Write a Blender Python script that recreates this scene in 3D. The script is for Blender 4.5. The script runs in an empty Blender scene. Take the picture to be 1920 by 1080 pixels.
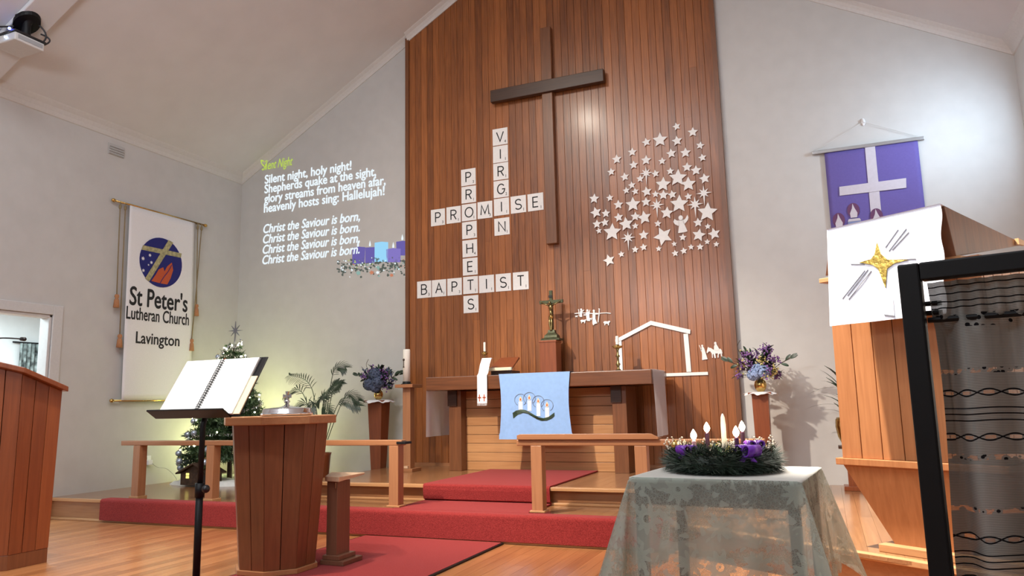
import bpy, math, random
from mathutils import Vector, Matrix
random.seed(7)
PI = math.pi
S = bpy.context.scene
COL = S.collection
R = math.radians

# ------------------------------------------------------------------ camera
cd = bpy.data.cameras.new('camera')
cam = bpy.data.objects.new('camera', cd); COL.objects.link(cam)
cd.sensor_fit = 'HORIZONTAL'; cd.sensor_width = 36.0
cd.lens = 1397.6 / 1920 * 36.0
cd.clip_start = 0.05
_y, _p, _r = R(22.45666), R(8.80857), R(-1.29832)
_f = Vector((-math.sin(_y)*math.cos(_p), math.cos(_y)*math.cos(_p), math.sin(_p)))
_x = Vector((math.cos(_y), math.sin(_y), 0)); _u = _x.cross(_f)
_x2 = math.cos(_r)*_x + math.sin(_r)*_u; _u2 = -math.sin(_r)*_x + math.cos(_r)*_u
m = Matrix((_x2, _u2, -_f)).transposed().to_4x4(); m.translation = Vector((0, 0, 1.05))
cam.matrix_world = m
S.camera = cam

# ------------------------------------------------------------------ exposure, world, lights
S.view_settings.view_transform = 'Standard'; S.view_settings.look = 'None'
S.view_settings.gamma = 1.0; S.view_settings.use_curve_mapping = False
S.view_settings.exposure = 0.0
w = bpy.data.worlds.new('world'); S.world = w; w.use_nodes = True
w.node_tree.nodes['Background'].inputs[0].default_value = (0.5, 0.6, 0.8, 1)
w.node_tree.nodes['Background'].inputs[1].default_value = 0.3
S.cycles.max_bounces = 6; S.cycles.diffuse_bounces = 4; S.cycles.transparent_max_bounces = 12
S.cycles.caustics_reflective = False; S.cycles.caustics_refractive = False
S.cycles.sample_clamp_indirect = 4.0

def aim(o, tgt):
    d = Vector(tgt) - o.location
    o.rotation_euler = d.to_track_quat('-Z', 'Y').to_euler()
def spot(name, loc, tgt, power, col, size=50, blend=0.5, rad=0.06):
    l = bpy.data.lights.new(name, 'SPOT'); l.energy = power; l.color = col
    l.spot_size = R(size); l.spot_blend = blend; l.shadow_soft_size = rad
    o = bpy.data.objects.new(name, l); COL.objects.link(o); o.location = loc; aim(o, tgt); return o
def area(name, loc, tgt, power, col, sx, sy):
    l = bpy.data.lights.new(name, 'AREA'); l.shape = 'RECTANGLE'; l.size = sx; l.size_y = sy; l.energy = power; l.color = col
    o = bpy.data.objects.new(name, l); COL.objects.link(o); o.location = loc; aim(o, tgt); return o
WARM = (1.0, 0.80, 0.58)
WARM = (1.0, 0.88, 0.73)
spot('flood_altar', (-3.5, 3.7, 6.0), (-2.4, 6.4, 0.4), 380, WARM, 125, 1.0, 0.11)
spot('spot_altar', (-4.2, 1.9, 5.5), (-2.0, 7.2, 0.35), 2100, WARM, 42, 0.8, 0.09)
spot('spot_font', (-3.85, 3.1, 5.8), (-3.4, 4.15, 0.0), 1000, WARM, 58, 0.8, 0.08)
spot('spot_pulpit', (-1.25, 4.25, 5.6), (0.62, 5.0, 1.2), 4800, (1.0, 0.90, 0.78), 45, 0.55)
spot('spot_lectern', (-6.1, 3.3, 4.75), (-5.0, 3.9, 0.0), 330, (1.0, 0.86, 0.70), 46, 0.9)
area('ceiling_fill', (-2.8, 1.3, 6.1), (-2.8, 1.9, 0.0), 310, (0.93, 0.97, 1.0), 4.0, 3.0)
area('daylight_window', (1.945, 7.08, 3.55), (0.9, 8.0, 3.45), 20, (0.66, 0.83, 1.0), 0.5, 0.5).data.spread = R(110)
area('upward_fill', (-2.8, -1.5, 3.4), (-3.2, 2.5, 6.3), 170, (0.86, 0.93, 1.0), 3.0, 0.8)  # unseen fill added behind the camera to cool the ceiling tone
area('side_room_light', (-8.9, 5.4, 2.45), (-8.9, 5.5, 0), 300, (0.75, 0.93, 1.0), 1.6, 1.6)

# ------------------------------------------------------------------ material helpers
def srgb(r, g, b):
    f = lambda c: (c/255/12.92) if c <= 10 else ((c/255+0.055)/1.055)**2.4
    return (f(r), f(g), f(b))
class X_:
    """a shader value that can be written as arithmetic"""
    def __init__(s, nt, sock): s.nt, s.s = nt, sock
    def _m(s, op, *a, clamp=False):
        n = s.nt.nodes.new('ShaderNodeMath'); n.operation = op; n.use_clamp = clamp
        for i, v in enumerate((s,)+a):
            if isinstance(v, X_): s.nt.links.new(v.s, n.inputs[i])
            else: n.inputs[i].default_value = v
        return X_(s.nt, n.outputs[0])
    def __add__(s, o): return s._m('ADD', o)
    def __sub__(s, o): return s._m('SUBTRACT', o)
    def __mul__(s, o): return s._m('MULTIPLY', o)
    def lt(s, o): return s._m('LESS_THAN', o)
    def gt(s, o): return s._m('GREATER_THAN', o)
    def mx(s, o): return s._m('MAXIMUM', o)
    def mn(s, o): return s._m('MINIMUM', o)
    def abs(s): return s._m('ABSOLUTE')
    def sin(s): return s._m('SINE')
    def cl(s): return s._m('ADD', 0.0, clamp=True)
def new_mat(name):
    mt = bpy.data.materials.new(name); mt.use_nodes = True
    return mt, mt.node_tree, mt.node_tree.nodes['Principled BSDF']
def tex(nt, kind, scale, coord='Object', mscale=(1, 1, 1), **kw):
    tc = nt.nodes.new('ShaderNodeTexCoord'); mp = nt.nodes.new('ShaderNodeMapping')
    mp.inputs['Scale'].default_value = mscale
    nt.links.new(tc.outputs[coord], mp.inputs['Vector'])
    t = nt.nodes.new(kind)
    t.inputs['Scale'].default_value = scale
    for k, v in kw.items():
        if k in t.inputs: t.inputs[k].default_value = v
        else: setattr(t, k, v)
    nt.links.new(mp.outputs[0], t.inputs['Vector'])
    return t
def ramp(nt, src, stops):
    r = nt.nodes.new('ShaderNodeValToRGB'); e = r.color_ramp.elements
    while len(e) < len(stops): e.new(0.5)
    for i, (p, c) in enumerate(stops): e[i].position = p; e[i].color = (*c, 1)
    nt.links.new(src, r.inputs[0]); return r
def bump(nt, bs, src, strength, dist=0.01):
    b = nt.nodes.new('ShaderNodeBump'); b.inputs['Strength'].default_value = strength; b.inputs['Distance'].default_value = dist
    nt.links.new(src, b.inputs['Height']); nt.links.new(b.outputs[0], bs.inputs['Normal'])
def plain(name, col, rough=0.6, metal=0.0, noise=0.0, nscale=40, bmp=0.0, spec=None, sheen=0.0):
    mt, nt, bs = new_mat(name)
    bs.inputs['Roughness'].default_value = rough; bs.inputs['Metallic'].default_value = metal
    bs.inputs['Base Color'].default_value = (*col, 1)
    if spec is not None: bs.inputs['Specular IOR Level'].default_value = spec
    t = tex(nt, 'ShaderNodeTexNoise', nscale, Detail=4.0)
    k = max(noise, 0.03)
    r = ramp(nt, t.outputs[0], [(0.3, tuple(c*(1-k) for c in col)), (0.7, tuple(min(1, c*(1+k)) for c in col))])
    nt.links.new(r.outputs[0], bs.inputs['Base Color'])
    if bmp: bump(nt, bs, t.outputs[0], bmp)
    if sheen: bs.inputs['Sheen Weight'].default_value = sheen
    return mt
def wood(name, dark, light, axis='Z', rough=0.4, island=0.6, gs=1.0, knots=0.0, coat=0.0):
    mt, nt, bs = new_mat(name)
    sc = {'X': (1.2, 22, 22), 'Y': (22, 1.2, 22), 'Z': (22, 22, 1.2)}[axis]
    t = tex(nt, 'ShaderNodeTexNoise', 2.2*gs, mscale=sc, Detail=5.0, Distortion=0.6)
    g = nt.nodes.new('ShaderNodeNewGeometry')
    a = X_(nt, t.outputs[0]); i = X_(nt, g.outputs['Random Per Island'])
    f = ((a - 0.5) * (1.4*(1-island*0.5)) + i * island + (0.5 - island*0.5)).cl()
    mid = tuple((a_+b_)/2 for a_, b_ in zip(dark, light))
    r = ramp(nt, f.s, [(0.05, dark), (0.5, mid), (0.95, light)])
    out = r.outputs[0]
    if knots:
        k = tex(nt, 'ShaderNodeTexNoise', 3.0, mscale=tuple(c*0.55 for c in sc), Detail=2.0)
        kr = ramp(nt, k.outputs[0], [(0.66, (0, 0, 0)), (0.76, (knots,)*3)])
        mx = nt.nodes.new('ShaderNodeMixRGB'); nt.links.new(kr.outputs[0], mx.inputs[0]); nt.links.new(out, mx.inputs[1])
        mx.inputs[2].default_value = (*[c*0.25 for c in dark], 1); out = mx.outputs[0]
    nt.links.new(out, bs.inputs['Base Color'])
    bs.inputs['Roughness'].default_value = rough
    bs.inputs['Coat Weight'].default_value = coat; bs.inputs['Coat Roughness'].default_value = 0.18
    bump(nt, bs, t.outputs[0], 0.08, 0.004)
    return mt
def emit(name, col, s):
    mt, nt, bs = new_mat(name)
    bs.inputs['Base Color'].default_value = (0, 0, 0, 1); bs.inputs['Specular IOR Level'].default_value = 0
    bs.inputs['Emission Color'].default_value = (*col, 1); bs.inputs['Emission Strength'].default_value = s
    return mt

M = {}
M['wall'] = plain('painted_wall', (0.56, 0.555, 0.545), 0.75, noise=0.03, nscale=6, spec=0.3)
M['ceil'] = plain('ceiling_paint', (0.68, 0.69, 0.71), 0.8, noise=0.03, nscale=3, spec=0.2)
M['cornice'] = plain('cornice_paint', (0.62, 0.615, 0.61), 0.6)
M['panel'] = wood('panel_timber', (0.120, 0.036, 0.010), (0.41, 0.138, 0.036), 'Z', 0.38, 0.5, coat=0.22)
M['panelback'] = plain('panel_groove', (0.03, 0.012, 0.006), 0.8)
M['floor'] = wood('floor_timber', (0.24, 0.088, 0.030), (0.47, 0.205, 0.080), 'Y', 0.28, 0.55, gs=0.8, knots=0.7, coat=0.3)
M['dais'] = wood('dais_timber', (0.22, 0.10, 0.045), (0.40, 0.20, 0.09), 'Y', 0.22, 0.4, coat=0.4)
M['daisx'] = wood('riser_timber', (0.27, 0.12, 0.05), (0.42, 0.21, 0.10), 'X', 0.35, 0.3)
M['nosing'] = wood('nosing_timber', (0.38, 0.19, 0.08), (0.55, 0.31, 0.15), 'X', 0.35, 0.3)
M['altar'] = wood('altar_timber', (0.085, 0.030, 0.012), (0.22, 0.080, 0.030), 'X', 0.32, 0.5, coat=0.2)
M['altarz'] = wood('altar_leg_timber', (0.11, 0.042, 0.017), (0.24, 0.09, 0.035), 'Z', 0.36, 0.4, coat=0.1)
M['altarboard'] = wood('altar_board_timber', (0.38, 0.17, 0.065), (0.56, 0.30, 0.13), 'X', 0.4, 0.45)
M['dark'] = wood('dark_timber', (0.030, 0.012, 0.006), (0.075, 0.030, 0.014), 'X', 0.4, 0.4)
M['darkz'] = wood('dark_timber_upright', (0.040, 0.016, 0.009), (0.085, 0.034, 0.017), 'Z', 0.35, 0.4)
M['furn'] = wood('furniture_timber', (0.17, 0.042, 0.015), (0.29, 0.082, 0.028), 'Z', 0.34, 0.5, coat=0.15)
M['furnd'] = wood('font_timber', (0.14, 0.046, 0.019), (0.25, 0.088, 0.036), 'Z', 0.36, 0.5, coat=0.15)
M['furnx'] = wood('slab_timber', (0.36, 0.15, 0.06), (0.50, 0.24, 0.11), 'X', 0.36, 0.4, coat=0.15)
M['rail'] = wood('rail_timber', (0.27, 0.115, 0.05), (0.42, 0.19, 0.085), 'X', 0.36, 0.4, coat=0.15)
M['post'] = wood('post_timber', (0.30, 0.13, 0.06), (0.44, 0.21, 0.10), 'Z', 0.36, 0.4, coat=0.1)
M['pulpit'] = wood('pulpit_timber', (0.30, 0.115, 0.042), (0.46, 0.20, 0.08), 'Z', 0.36, 0.35, coat=0.15)
M['stand'] = wood('stand_timber', (0.14, 0.058, 0.032), (0.22, 0.095, 0.055), 'Z', 0.34, 0.4, coat=0.2)
M['standtop'] = plain('pale_board', (0.62, 0.42, 0.27), 0.4, noise=0.08)
M['black'] = plain('black_metal', (0.006, 0.006, 0.007), 0.5, spec=0.25)
M['blackp'] = plain('black_plastic', (0.014, 0.014, 0.016), 0.35)
M['brass'] = plain('brass', (0.62, 0.40, 0.13), 0.22, 1.0, noise=0.15)
M['oldbrass'] = plain('old_brass', (0.26, 0.20, 0.09), 0.35, 1.0, noise=0.25, nscale=60)
M['bronze'] = plain('green_bronze', (0.050, 0.055, 0.026), 0.45, 0.5, noise=0.3, nscale=50)
M['chrome'] = plain('chrome', (0.78, 0.79, 0.82), 0.08, 1.0)
M['alu'] = plain('aluminium', (0.45, 0.45, 0.46), 0.4, 0.9)
M['white'] = plain('white_cloth', (0.80, 0.80, 0.82), 0.85, noise=0.04, nscale=150, bmp=0.05)
M['satin'] = plain('white_satin', (0.78, 0.81, 0.93), 0.5, noise=0.02, nscale=80)
M['paper'] = plain('white_paper', (0.80, 0.80, 0.79), 0.8)
M['card'] = plain('white_card', (0.82, 0.815, 0.81), 0.75)
M['page'] = plain('book_page', (0.85, 0.85, 0.84), 0.8)
M['cream'] = plain('cream_paper', (0.75, 0.66, 0.45), 0.7)
M['ink'] = plain('black_ink', (0.012, 0.012, 0.014), 0.7)
M['inkgrey'] = plain('grey_ink', (0.5, 0.5, 0.5), 0.8)
M['blue'] = plain('light_blue_cloth', (0.25, 0.43, 0.76), 0.7, noise=0.05, nscale=30, sheen=0.2)
M['navy'] = plain('navy_felt', (0.012, 0.014, 0.16), 0.8)
M['orange'] = plain('orange_felt', (0.50, 0.09, 0.03), 0.8)
M['goldtape'] = plain('pale_gold_brocade', (0.42, 0.38, 0.20), 0.45, 0.3, noise=0.35, nscale=30)
M['goldfoil'] = plain('gold_foil', (0.75, 0.50, 0.13), 0.28, 0.9, noise=0.5, nscale=45, bmp=0.6)
M['silver'] = plain('grey_thread', (0.20, 0.21, 0.25), 0.4, 0.4)
M['purple'] = plain('purple_cloth', (0.125, 0.095, 0.34), 0.8, noise=0.04, nscale=60)
M['lilac'] = plain('pale_cross_cloth', (0.56, 0.53, 0.60), 0.8)
M['maroon'] = plain('maroon_patch', (0.13, 0.045, 0.12), 0.8)
M['bannerblue'] = plain('steel_blue_patch', (0.20, 0.25, 0.45), 0.8)
M['cordm'] = plain('olive_cord', (0.25, 0.19, 0.10), 0.7)
M['tassel'] = plain('tan_tassel', (0.42, 0.19, 0.085), 0.8, noise=0.15, nscale=90)
M['greenleaf'] = plain('green_leaf', (0.030, 0.070, 0.022), 0.45, noise=0.4, nscale=12)
M['darkleaf'] = plain('dark_leaf', (0.020, 0.042, 0.020), 0.4, noise=0.4, nscale=14)
M['fir'] = plain('fir_needles', (0.012, 0.026, 0.014), 0.55, noise=0.5, nscale=25)
M['firgold'] = plain('gold_leaf', (0.45, 0.38, 0.10), 0.35, 0.5, noise=0.3)
M['berry'] = plain('white_berry', (0.75, 0.66, 0.55), 0.4)
M['hydr'] = plain('blue_hydrangea', (0.25, 0.34, 0.56), 0.7, noise=0.3, nscale=50)
M['hydrd'] = plain('slate_hydrangea', (0.075, 0.10, 0.17), 0.7, noise=0.35, nscale=50)
M['violet'] = plain('violet_flower', (0.22, 0.10, 0.32), 0.7, noise=0.3, nscale=50)
M['yellow'] = plain('yellow_flower', (0.65, 0.55, 0.22), 0.7)
M['twig'] = plain('brown_twig', (0.06, 0.035, 0.02), 0.7)
M['wax'] = plain('ivory_wax', (0.80, 0.74, 0.62), 0.5)
M['waxw'] = plain('white_wax', (0.85, 0.83, 0.76), 0.5)
M['waxp'] = plain('purple_wax', (0.065, 0.012, 0.045), 0.45)
M['waxk'] = plain('pink_wax', (0.62, 0.33, 0.36), 0.5)
M['ribbon'] = plain('purple_ribbon', (0.16, 0.03, 0.42), 0.35, noise=0.2)
M['silverball'] = plain('silver_blue_bauble', (0.42, 0.50, 0.62), 0.22, 0.7)
M['goldball'] = plain('gold_bauble', (0.75, 0.52, 0.18), 0.2, 0.9)
M['redball'] = plain('red_bauble', (0.5, 0.04, 0.03), 0.25, 0.4)
M['tinsel'] = plain('silver_tinsel', (0.55, 0.57, 0.60), 0.25, 0.8, noise=0.3)
M['snow'] = plain('snow_fleece', (0.80, 0.82, 0.80), 0.95, noise=0.05, nscale=25, bmp=0.5)
M['brown'] = plain('brown_bark', (0.055, 0.030, 0.018), 0.8, noise=0.4, nscale=30)
M['projw'] = plain('white_plastic', (0.62, 0.62, 0.62), 0.4)
M['grill'] = plain('grey_plastic', (0.35, 0.36, 0.38), 0.5)
M['vent'] = plain('vent_paint', (0.50, 0.495, 0.485), 0.7)
M['door'] = plain('door_frame_paint', (0.60, 0.60, 0.60), 0.5)
M['glass'] = plain('window_glass', (0.5, 0.6, 0.75), 0.1)
M['wire'] = plain('white_wire', (0.6, 0.6, 0.58), 0.5)
M['pattern'] = plain('patterned_fabric', (0.16, 0.18, 0.17), 0.9, noise=0.9, nscale=14)
M['flame'] = emit('candle_flame', (1.0, 0.82, 0.52), 60)
M['bulb'] = emit('fairy_bulb', (1.0, 0.93, 0.62), 45)
M['led'] = emit('blue_led', (0.08, 0.12, 1.0), 25)
M['ledw'] = emit('blue_white_led', (0.5, 0.7, 1.0), 12)
M['hutlight'] = emit('hut_window_glow', (1.0, 0.9, 0.25), 1.3)
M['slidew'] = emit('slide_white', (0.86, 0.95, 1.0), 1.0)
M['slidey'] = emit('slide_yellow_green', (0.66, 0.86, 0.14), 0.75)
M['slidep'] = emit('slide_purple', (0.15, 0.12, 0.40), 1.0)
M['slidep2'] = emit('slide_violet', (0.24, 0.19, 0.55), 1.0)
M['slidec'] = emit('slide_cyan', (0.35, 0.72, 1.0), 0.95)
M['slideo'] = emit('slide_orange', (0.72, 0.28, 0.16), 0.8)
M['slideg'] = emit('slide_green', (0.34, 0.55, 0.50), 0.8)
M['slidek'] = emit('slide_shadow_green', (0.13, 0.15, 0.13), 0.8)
mt, nt, bs = new_mat('red_carpet_pile')
t = tex(nt, 'ShaderNodeTexNoise', 220, Detail=3.0)
r_ = ramp(nt, t.outputs[0], [(0.3, (0.15, 0.011, 0.012)), (0.7, (0.34, 0.042, 0.039))])
nt.links.new(r_.outputs[0], bs.inputs['Base Color']); bs.inputs['Roughness'].default_value = 0.95
bs.inputs['Specular IOR Level'].default_value = 0.1
bs.inputs['Sheen Weight'].default_value = 0.25; bs.inputs['Sheen Tint'].default_value = (1, 0.4, 0.4, 1)
bump(nt, bs, t.outputs[0], 0.5, 0.01)
M['carpet'] = mt

def fabric_nodes(name, alpha, col_sock, nt, mt, thru=0.35):
    """thin woven cloth: transparent where the weave is open, else diffuse with light coming through"""
    for n in list(nt.nodes):
        if n.type in ('BSDF_PRINCIPLED',): nt.nodes.remove(n)
    out = [n for n in nt.nodes if n.type == 'OUTPUT_MATERIAL'][0]
    d = nt.nodes.new('ShaderNodeBsdfDiffuse'); tr = nt.nodes.new('ShaderNodeBsdfTranslucent'); tp = nt.nodes.new('ShaderNodeBsdfTransparent')
    a = nt.nodes.new('ShaderNodeMixShader'); a.inputs[0].default_value = thru
    b = nt.nodes.new('ShaderNodeMixShader')
    nt.links.new(col_sock, d.inputs[0]); nt.links.new(col_sock, tr.inputs[0])
    nt.links.new(d.outputs[0], a.inputs[1]); nt.links.new(tr.outputs[0], a.inputs[2])
    nt.links.new(alpha, b.inputs[0]); nt.links.new(tp.outputs[0], b.inputs[1]); nt.links.new(a.outputs[0], b.inputs[2])
    nt.links.new(b.outputs[0], out.inputs[0])
def uvs(nt):
    tc = nt.nodes.new('ShaderNodeTexCoord'); sp = nt.nodes.new('ShaderNodeSeparateXYZ')
    nt.links.new(tc.outputs['UV'], sp.inputs[0]); return X_(nt, sp.outputs[0]), X_(nt, sp.outputs[1])
# lace of the tablecloth (UV in metres: v = distance below the table edge)
mt, nt, bs = new_mat('lace')
u, v = uvs(nt)
net = X_(nt, tex(nt, 'ShaderNodeTexVoronoi', 75, 'UV', feature='DISTANCE_TO_EDGE').outputs[0]).lt(0.07)
vo = tex(nt, 'ShaderNodeTexVoronoi', 6.2, 'UV', Randomness=0.45)
tc_ = nt.nodes.new('ShaderNodeTexCoord'); vs_ = nt.nodes.new('ShaderNodeVectorMath'); vs_.operation = 'SUBTRACT'
nt.links.new(tc_.outputs['UV'], vs_.inputs[0]); nt.links.new(vo.outputs['Position'], vs_.inputs[1])
sp2 = nt.nodes.new('ShaderNodeSeparateXYZ'); nt.links.new(vs_.outputs[0], sp2.inputs[0])
ang = X_(nt, sp2.outputs[1])._m('ARCTAN2', X_(nt, sp2.outputs[0]))
fl = X_(nt, vo.outputs['Distance'])
pet = (ang*9.0).sin()
flower = fl.lt(pet*0.07 + 0.34) * fl.gt(0.12)
veins = ((ang*27.0).sin().abs().lt(0.22)) * fl.gt(0.17)
ring = (fl - 0.14).abs().lt(0.022)
heart = fl.lt(0.06)
fine = X_(nt, tex(nt, 'ShaderNodeTexVoronoi', 150, 'UV', feature='DISTANCE_TO_EDGE').outputs[0]).lt(0.10)
dist = X_(nt, tex(nt, 'ShaderNodeTexNoise', 7, 'UV', Detail=2.0).outputs[0])
swag = ((v*22 + (u*9).sin()*1.2 + dist*5).sin()).gt(0.45)
scroll = ((u*60 + dist*22).sin() * (v*60 + dist*16).sin()).gt(0.62)
hem = v.gt(0.43) * ((v*90).sin().gt(-0.2)).mx((u*110).sin().gt(0.3))
ontop = v.lt(0.004)
alpha = (net*0.62).mx((flower - veins*0.7)*0.86).mx(ring*0.85).mx(heart*0.85).mx(swag*0.66).mx(scroll*0.8).mx(hem*0.85).mx(fine*0.5).mx(0.40).mx(ontop*0.97)
cr = ramp(nt, vo.outputs[0], [(0.0, (0.38, 0.44, 0.39)), (1.0, (0.48, 0.52, 0.47))])
mx_ = nt.nodes.new('ShaderNodeMixRGB'); nt.links.new(ontop.s, mx_.inputs[0]); nt.links.new(cr.outputs[0], mx_.inputs[1]); mx_.inputs[2].default_value = (0.66, 0.66, 0.63, 1)  # top whiter than the hanging sides: lit top and shaded front painted in
fabric_nodes('lace', alpha.s, mx_.outputs[0], nt, mt)
M['lace'] = mt
# gauze curtain of the folding screen (UV in metres, v = distance below the rail)
mt, nt, bs = new_mat('gauze_curtain')
u, v = uvs(nt)
darks = None; holes = None
def acc(a, b): return b if a is None else a.mx(b)
for vc in (0.235, 0.325, 0.525, 0.61):
    s1 = (u*80 + vc*40).sin()*0.0065
    darks = acc(darks, ((v - vc) - s1).abs().lt(0.0016)); darks = darks.mx(((v - vc) + s1).abs().lt(0.0016))
    holes = acc(holes, ((v - vc).abs().lt(0.0035)) * ((u*80 + vc*40).sin().abs().gt(0.75)))
for vc in (0.190, 0.365, 0.470, 0.665):
    sp_ = X_(nt, tex(nt, 'ShaderNodeTexVoronoi', 85, 'UV').outputs[0])
    darks = darks.mx((v - vc).abs().lt(0.006) * sp_.lt(0.30)); holes = holes.mx((v - vc).abs().lt(0.005) * sp_.gt(0.62))
for vc in (0.268, 0.280, 0.293, 0.557, 0.569, 0.582, 0.012, 0.028, 0.045, 0.058):
    darks = darks.mx((v - vc + (u*9).sin()*0.002).abs().lt(0.0013))
darks = darks.mx((v - 0.085).abs().lt(0.014) * X_(nt, tex(nt, 'ShaderNodeTexVoronoi', 75, 'UV').outputs[0]).lt(0.36))
weave = (v*1900).sin()*0.5 + 0.5
alpha = (weave*0.08 + 0.90 + darks*0.2 - holes*0.35).cl()
mixc = nt.nodes.new('ShaderNodeMixRGB'); nt.links.new(darks.s, mixc.inputs[0])
cr = ramp(nt, weave.s, [(0.2, (0.17, 0.185, 0.18)), (0.8, (0.28, 0.30, 0.29))])
nt.links.new(cr.outputs[0], mixc.inputs[1]); mixc.inputs[2].default_value = (0.012, 0.012, 0.014, 1)
fabric_nodes('gauze', alpha.s, mixc.outputs[0], nt, mt, 0.12)
M['gauze'] = mt
# sheer altar runner
mt, nt, bs = new_mat('sheer_linen')
c_ = nt.nodes.new('ShaderNodeRGB'); c_.outputs[0].default_value = (0.78, 0.77, 0.84, 1)
a_ = X_(nt, tex(nt, 'ShaderNodeTexNoise', 300).outputs[0])*0.2 + 0.68
fabric_nodes('sheer', a_.s, c_.outputs[0], nt, mt)
M['sheer'] = mt

# ------------------------------------------------------------------ mesh helpers
XF = {}
class MB:
    def __init__(s): s.v, s.f, s.uv = [], [], {}
    def add(s, vs, fs, uv=None):
        b = len(s.v); s.v += [tuple(p) for p in vs]
        for i, f in enumerate(fs):
            if uv is not None: s.uv[len(s.f)] = [uv[k] for k in f]
            s.f.append(tuple(k+b for k in f))
        return s
    def box(s, x0, x1, y0, y1, z0, z1):
        vs = [(x, y, z) for z in (z0, z1) for y in (y0, y1) for x in (x0, x1)]
        return s.add(vs, [(0, 2, 3, 1), (4, 5, 7, 6), (0, 1, 5, 4), (2, 6, 7, 3), (0, 4, 6, 2), (1, 3, 7, 5)])
    def hexa(s, p):
        """eight corners: bottom four counter-clockwise, then top four"""
        return s.add(p, [(3, 2, 1, 0), (4, 5, 6, 7), (0, 1, 5, 4), (1, 2, 6, 5), (2, 3, 7, 6), (3, 0, 4, 7)])
    def prism(s, poly, to3, a, b):
        n = len(poly)
        vs = [to3(p[0], p[1], a) for p in poly] + [to3(p[0], p[1], b) for p in poly]
        return s.add(vs, [tuple(range(n))[::-1], tuple(range(n, 2*n))] + [(i, (i+1) % n, n+(i+1) % n, n+i) for i in range(n)])
    def xz(s, poly, y0, y1): return s.prism(poly, lambda a, b, c: (a, c, b), y0, y1)
    def xy(s, poly, z0, z1): return s.prism(poly, lambda a, b, c: (a, b, c), z0, z1)
    def yz(s, poly, x0, x1): return s.prism(poly, lambda a, b, c: (c, a, b), x0, x1)
    def loft(s, rings, cap=True):
        n = len(rings[0]); b = []
        for r in rings: b += r
        fs = []
        for k in range(len(rings)-1):
            for i in range(n): fs.append((k*n+i, k*n+(i+1) % n, (k+1)*n+(i+1) % n, (k+1)*n+i))
        if cap: fs += [tuple(range(n))[::-1], tuple(range((len(rings)-1)*n, len(rings)*n))]
        return s.add(b, fs)
    def tube(s, pts, r, n=8, cap=True):
        pts = [Vector(p) for p in pts]; rr = r if isinstance(r, (list, tuple)) else [r]*len(pts)
        rings = []; ref = None
        for i, p in enumerate(pts):
            d = (pts[min(i+1, len(pts)-1)] - pts[max(i-1, 0)])
            d = d.normalized() if d.length > 1e-9 else Vector((0, 0, 1))
            if ref is None: ref = Vector((1, 0, 0)) if abs(d.x) < 0.8 else Vector((0, 1, 0))
            a = (ref - d*ref.dot(d)).normalized(); ref = a; b = d.cross(a)
            rings.append([tuple(p + a*math.cos(2*PI*k/n)*rr[i] + b*math.sin(2*PI*k/n)*rr[i]) for k in range(n)])
        return s.loft(rings, cap)
    def lathe(s, prof, c=(0, 0, 0), n=24, cap=True):
        return s.loft([[(c[0]+r*math.cos(2*PI*k/n), c[1]+r*math.sin(2*PI*k/n), c[2]+z) for k in range(n)] for r, z in prof], cap)
    def ball(s, c, r, n=12, m=8, sc=(1, 1, 1)):
        prof = [(max(1e-4, math.sin(PI*k/m))*r, -math.cos(PI*k/m)*r) for k in range(m+1)]
        return s.loft([[(c[0]+q*math.cos(2*PI*k/n)*sc[0], c[1]+q*math.sin(2*PI*k/n)*sc[1], c[2]+z*sc[2]) for k in range(n)] for q, z in prof])
    def grid(s, fn, nu, nv, uvf=None):
        vs = [fn(i/nu, j/nv) for j in range(nv+1) for i in range(nu+1)]
        uv = [uvf(i/nu, j/nv) for j in range(nv+1) for i in range(nu+1)] if uvf else None
        fs = [(j*(nu+1)+i, j*(nu+1)+i+1, (j+1)*(nu+1)+i+1, (j+1)*(nu+1)+i) for j in range(nv) for i in range(nu)]
        return s.add(vs, fs, uv)
    def leaf(s, p, d, up, L, W, bend=0.25, fold=0.15):
        """a leaf: six cross-sections along a bending midrib"""
        p = Vector(p); d = Vector(d).normalized(); up = Vector(up)
        side = d.cross(up); side = side.normalized() if side.length > 1e-4 else Vector((1, 0, 0)); up = side.cross(d)
        vs = []; K = 5
        for k in range(K+1):
            t = k/K; w_ = W*math.sin(PI*min(1, t*0.92+0.04))**0.8*0.5
            c = p + d*L*t - up*bend*L*t*t
            vs += [tuple(c - side*w_ + up*fold*w_), tuple(c), tuple(c + side*w_ + up*fold*w_)]
        fs = []
        for k in range(K):
            a = k*3; fs += [(a, a+1, a+4, a+3), (a+1, a+2, a+5, a+4)]
        return s.add(vs, fs)
    def build(s, name, mat, parent=None, smooth=False, bevel=0, local=False, kind=None, label=None, thick=0):
        me = bpy.data.meshes.new(name)
        vs = s.v
        if parent is not None and not local and parent in XF:
            loc, rz = XF[parent]; c, n_ = math.cos(-rz), math.sin(-rz)
            vs = [((x-loc[0])*c-(y-loc[1])*n_, (x-loc[0])*n_+(y-loc[1])*c, z-loc[2]) for x, y, z in vs]
        me.from_pydata(vs, [], s.f); me.validate(); me.update()
        if s.uv:
            ul = me.uv_layers.new(name='UVMap')
            for i, p in enumerate(me.polygons):
                if i in s.uv:
                    for k, li in enumerate(p.loop_indices): ul.data[li].uv = s.uv[i][k]
        import bmesh
        b = bmesh.new(); b.from_mesh(me); bmesh.ops.recalc_face_normals(b, faces=b.faces); b.to_mesh(me); b.free()
        if smooth:
            for p in me.polygons: p.use_smooth = True
        me.materials.append(mat if not isinstance(mat, str) else M[mat])
        o = bpy.data.objects.new(name, me); COL.objects.link(o)
        if parent is not None:
            o.parent = parent
            if parent in XF: XF[o] = XF[parent]
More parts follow.
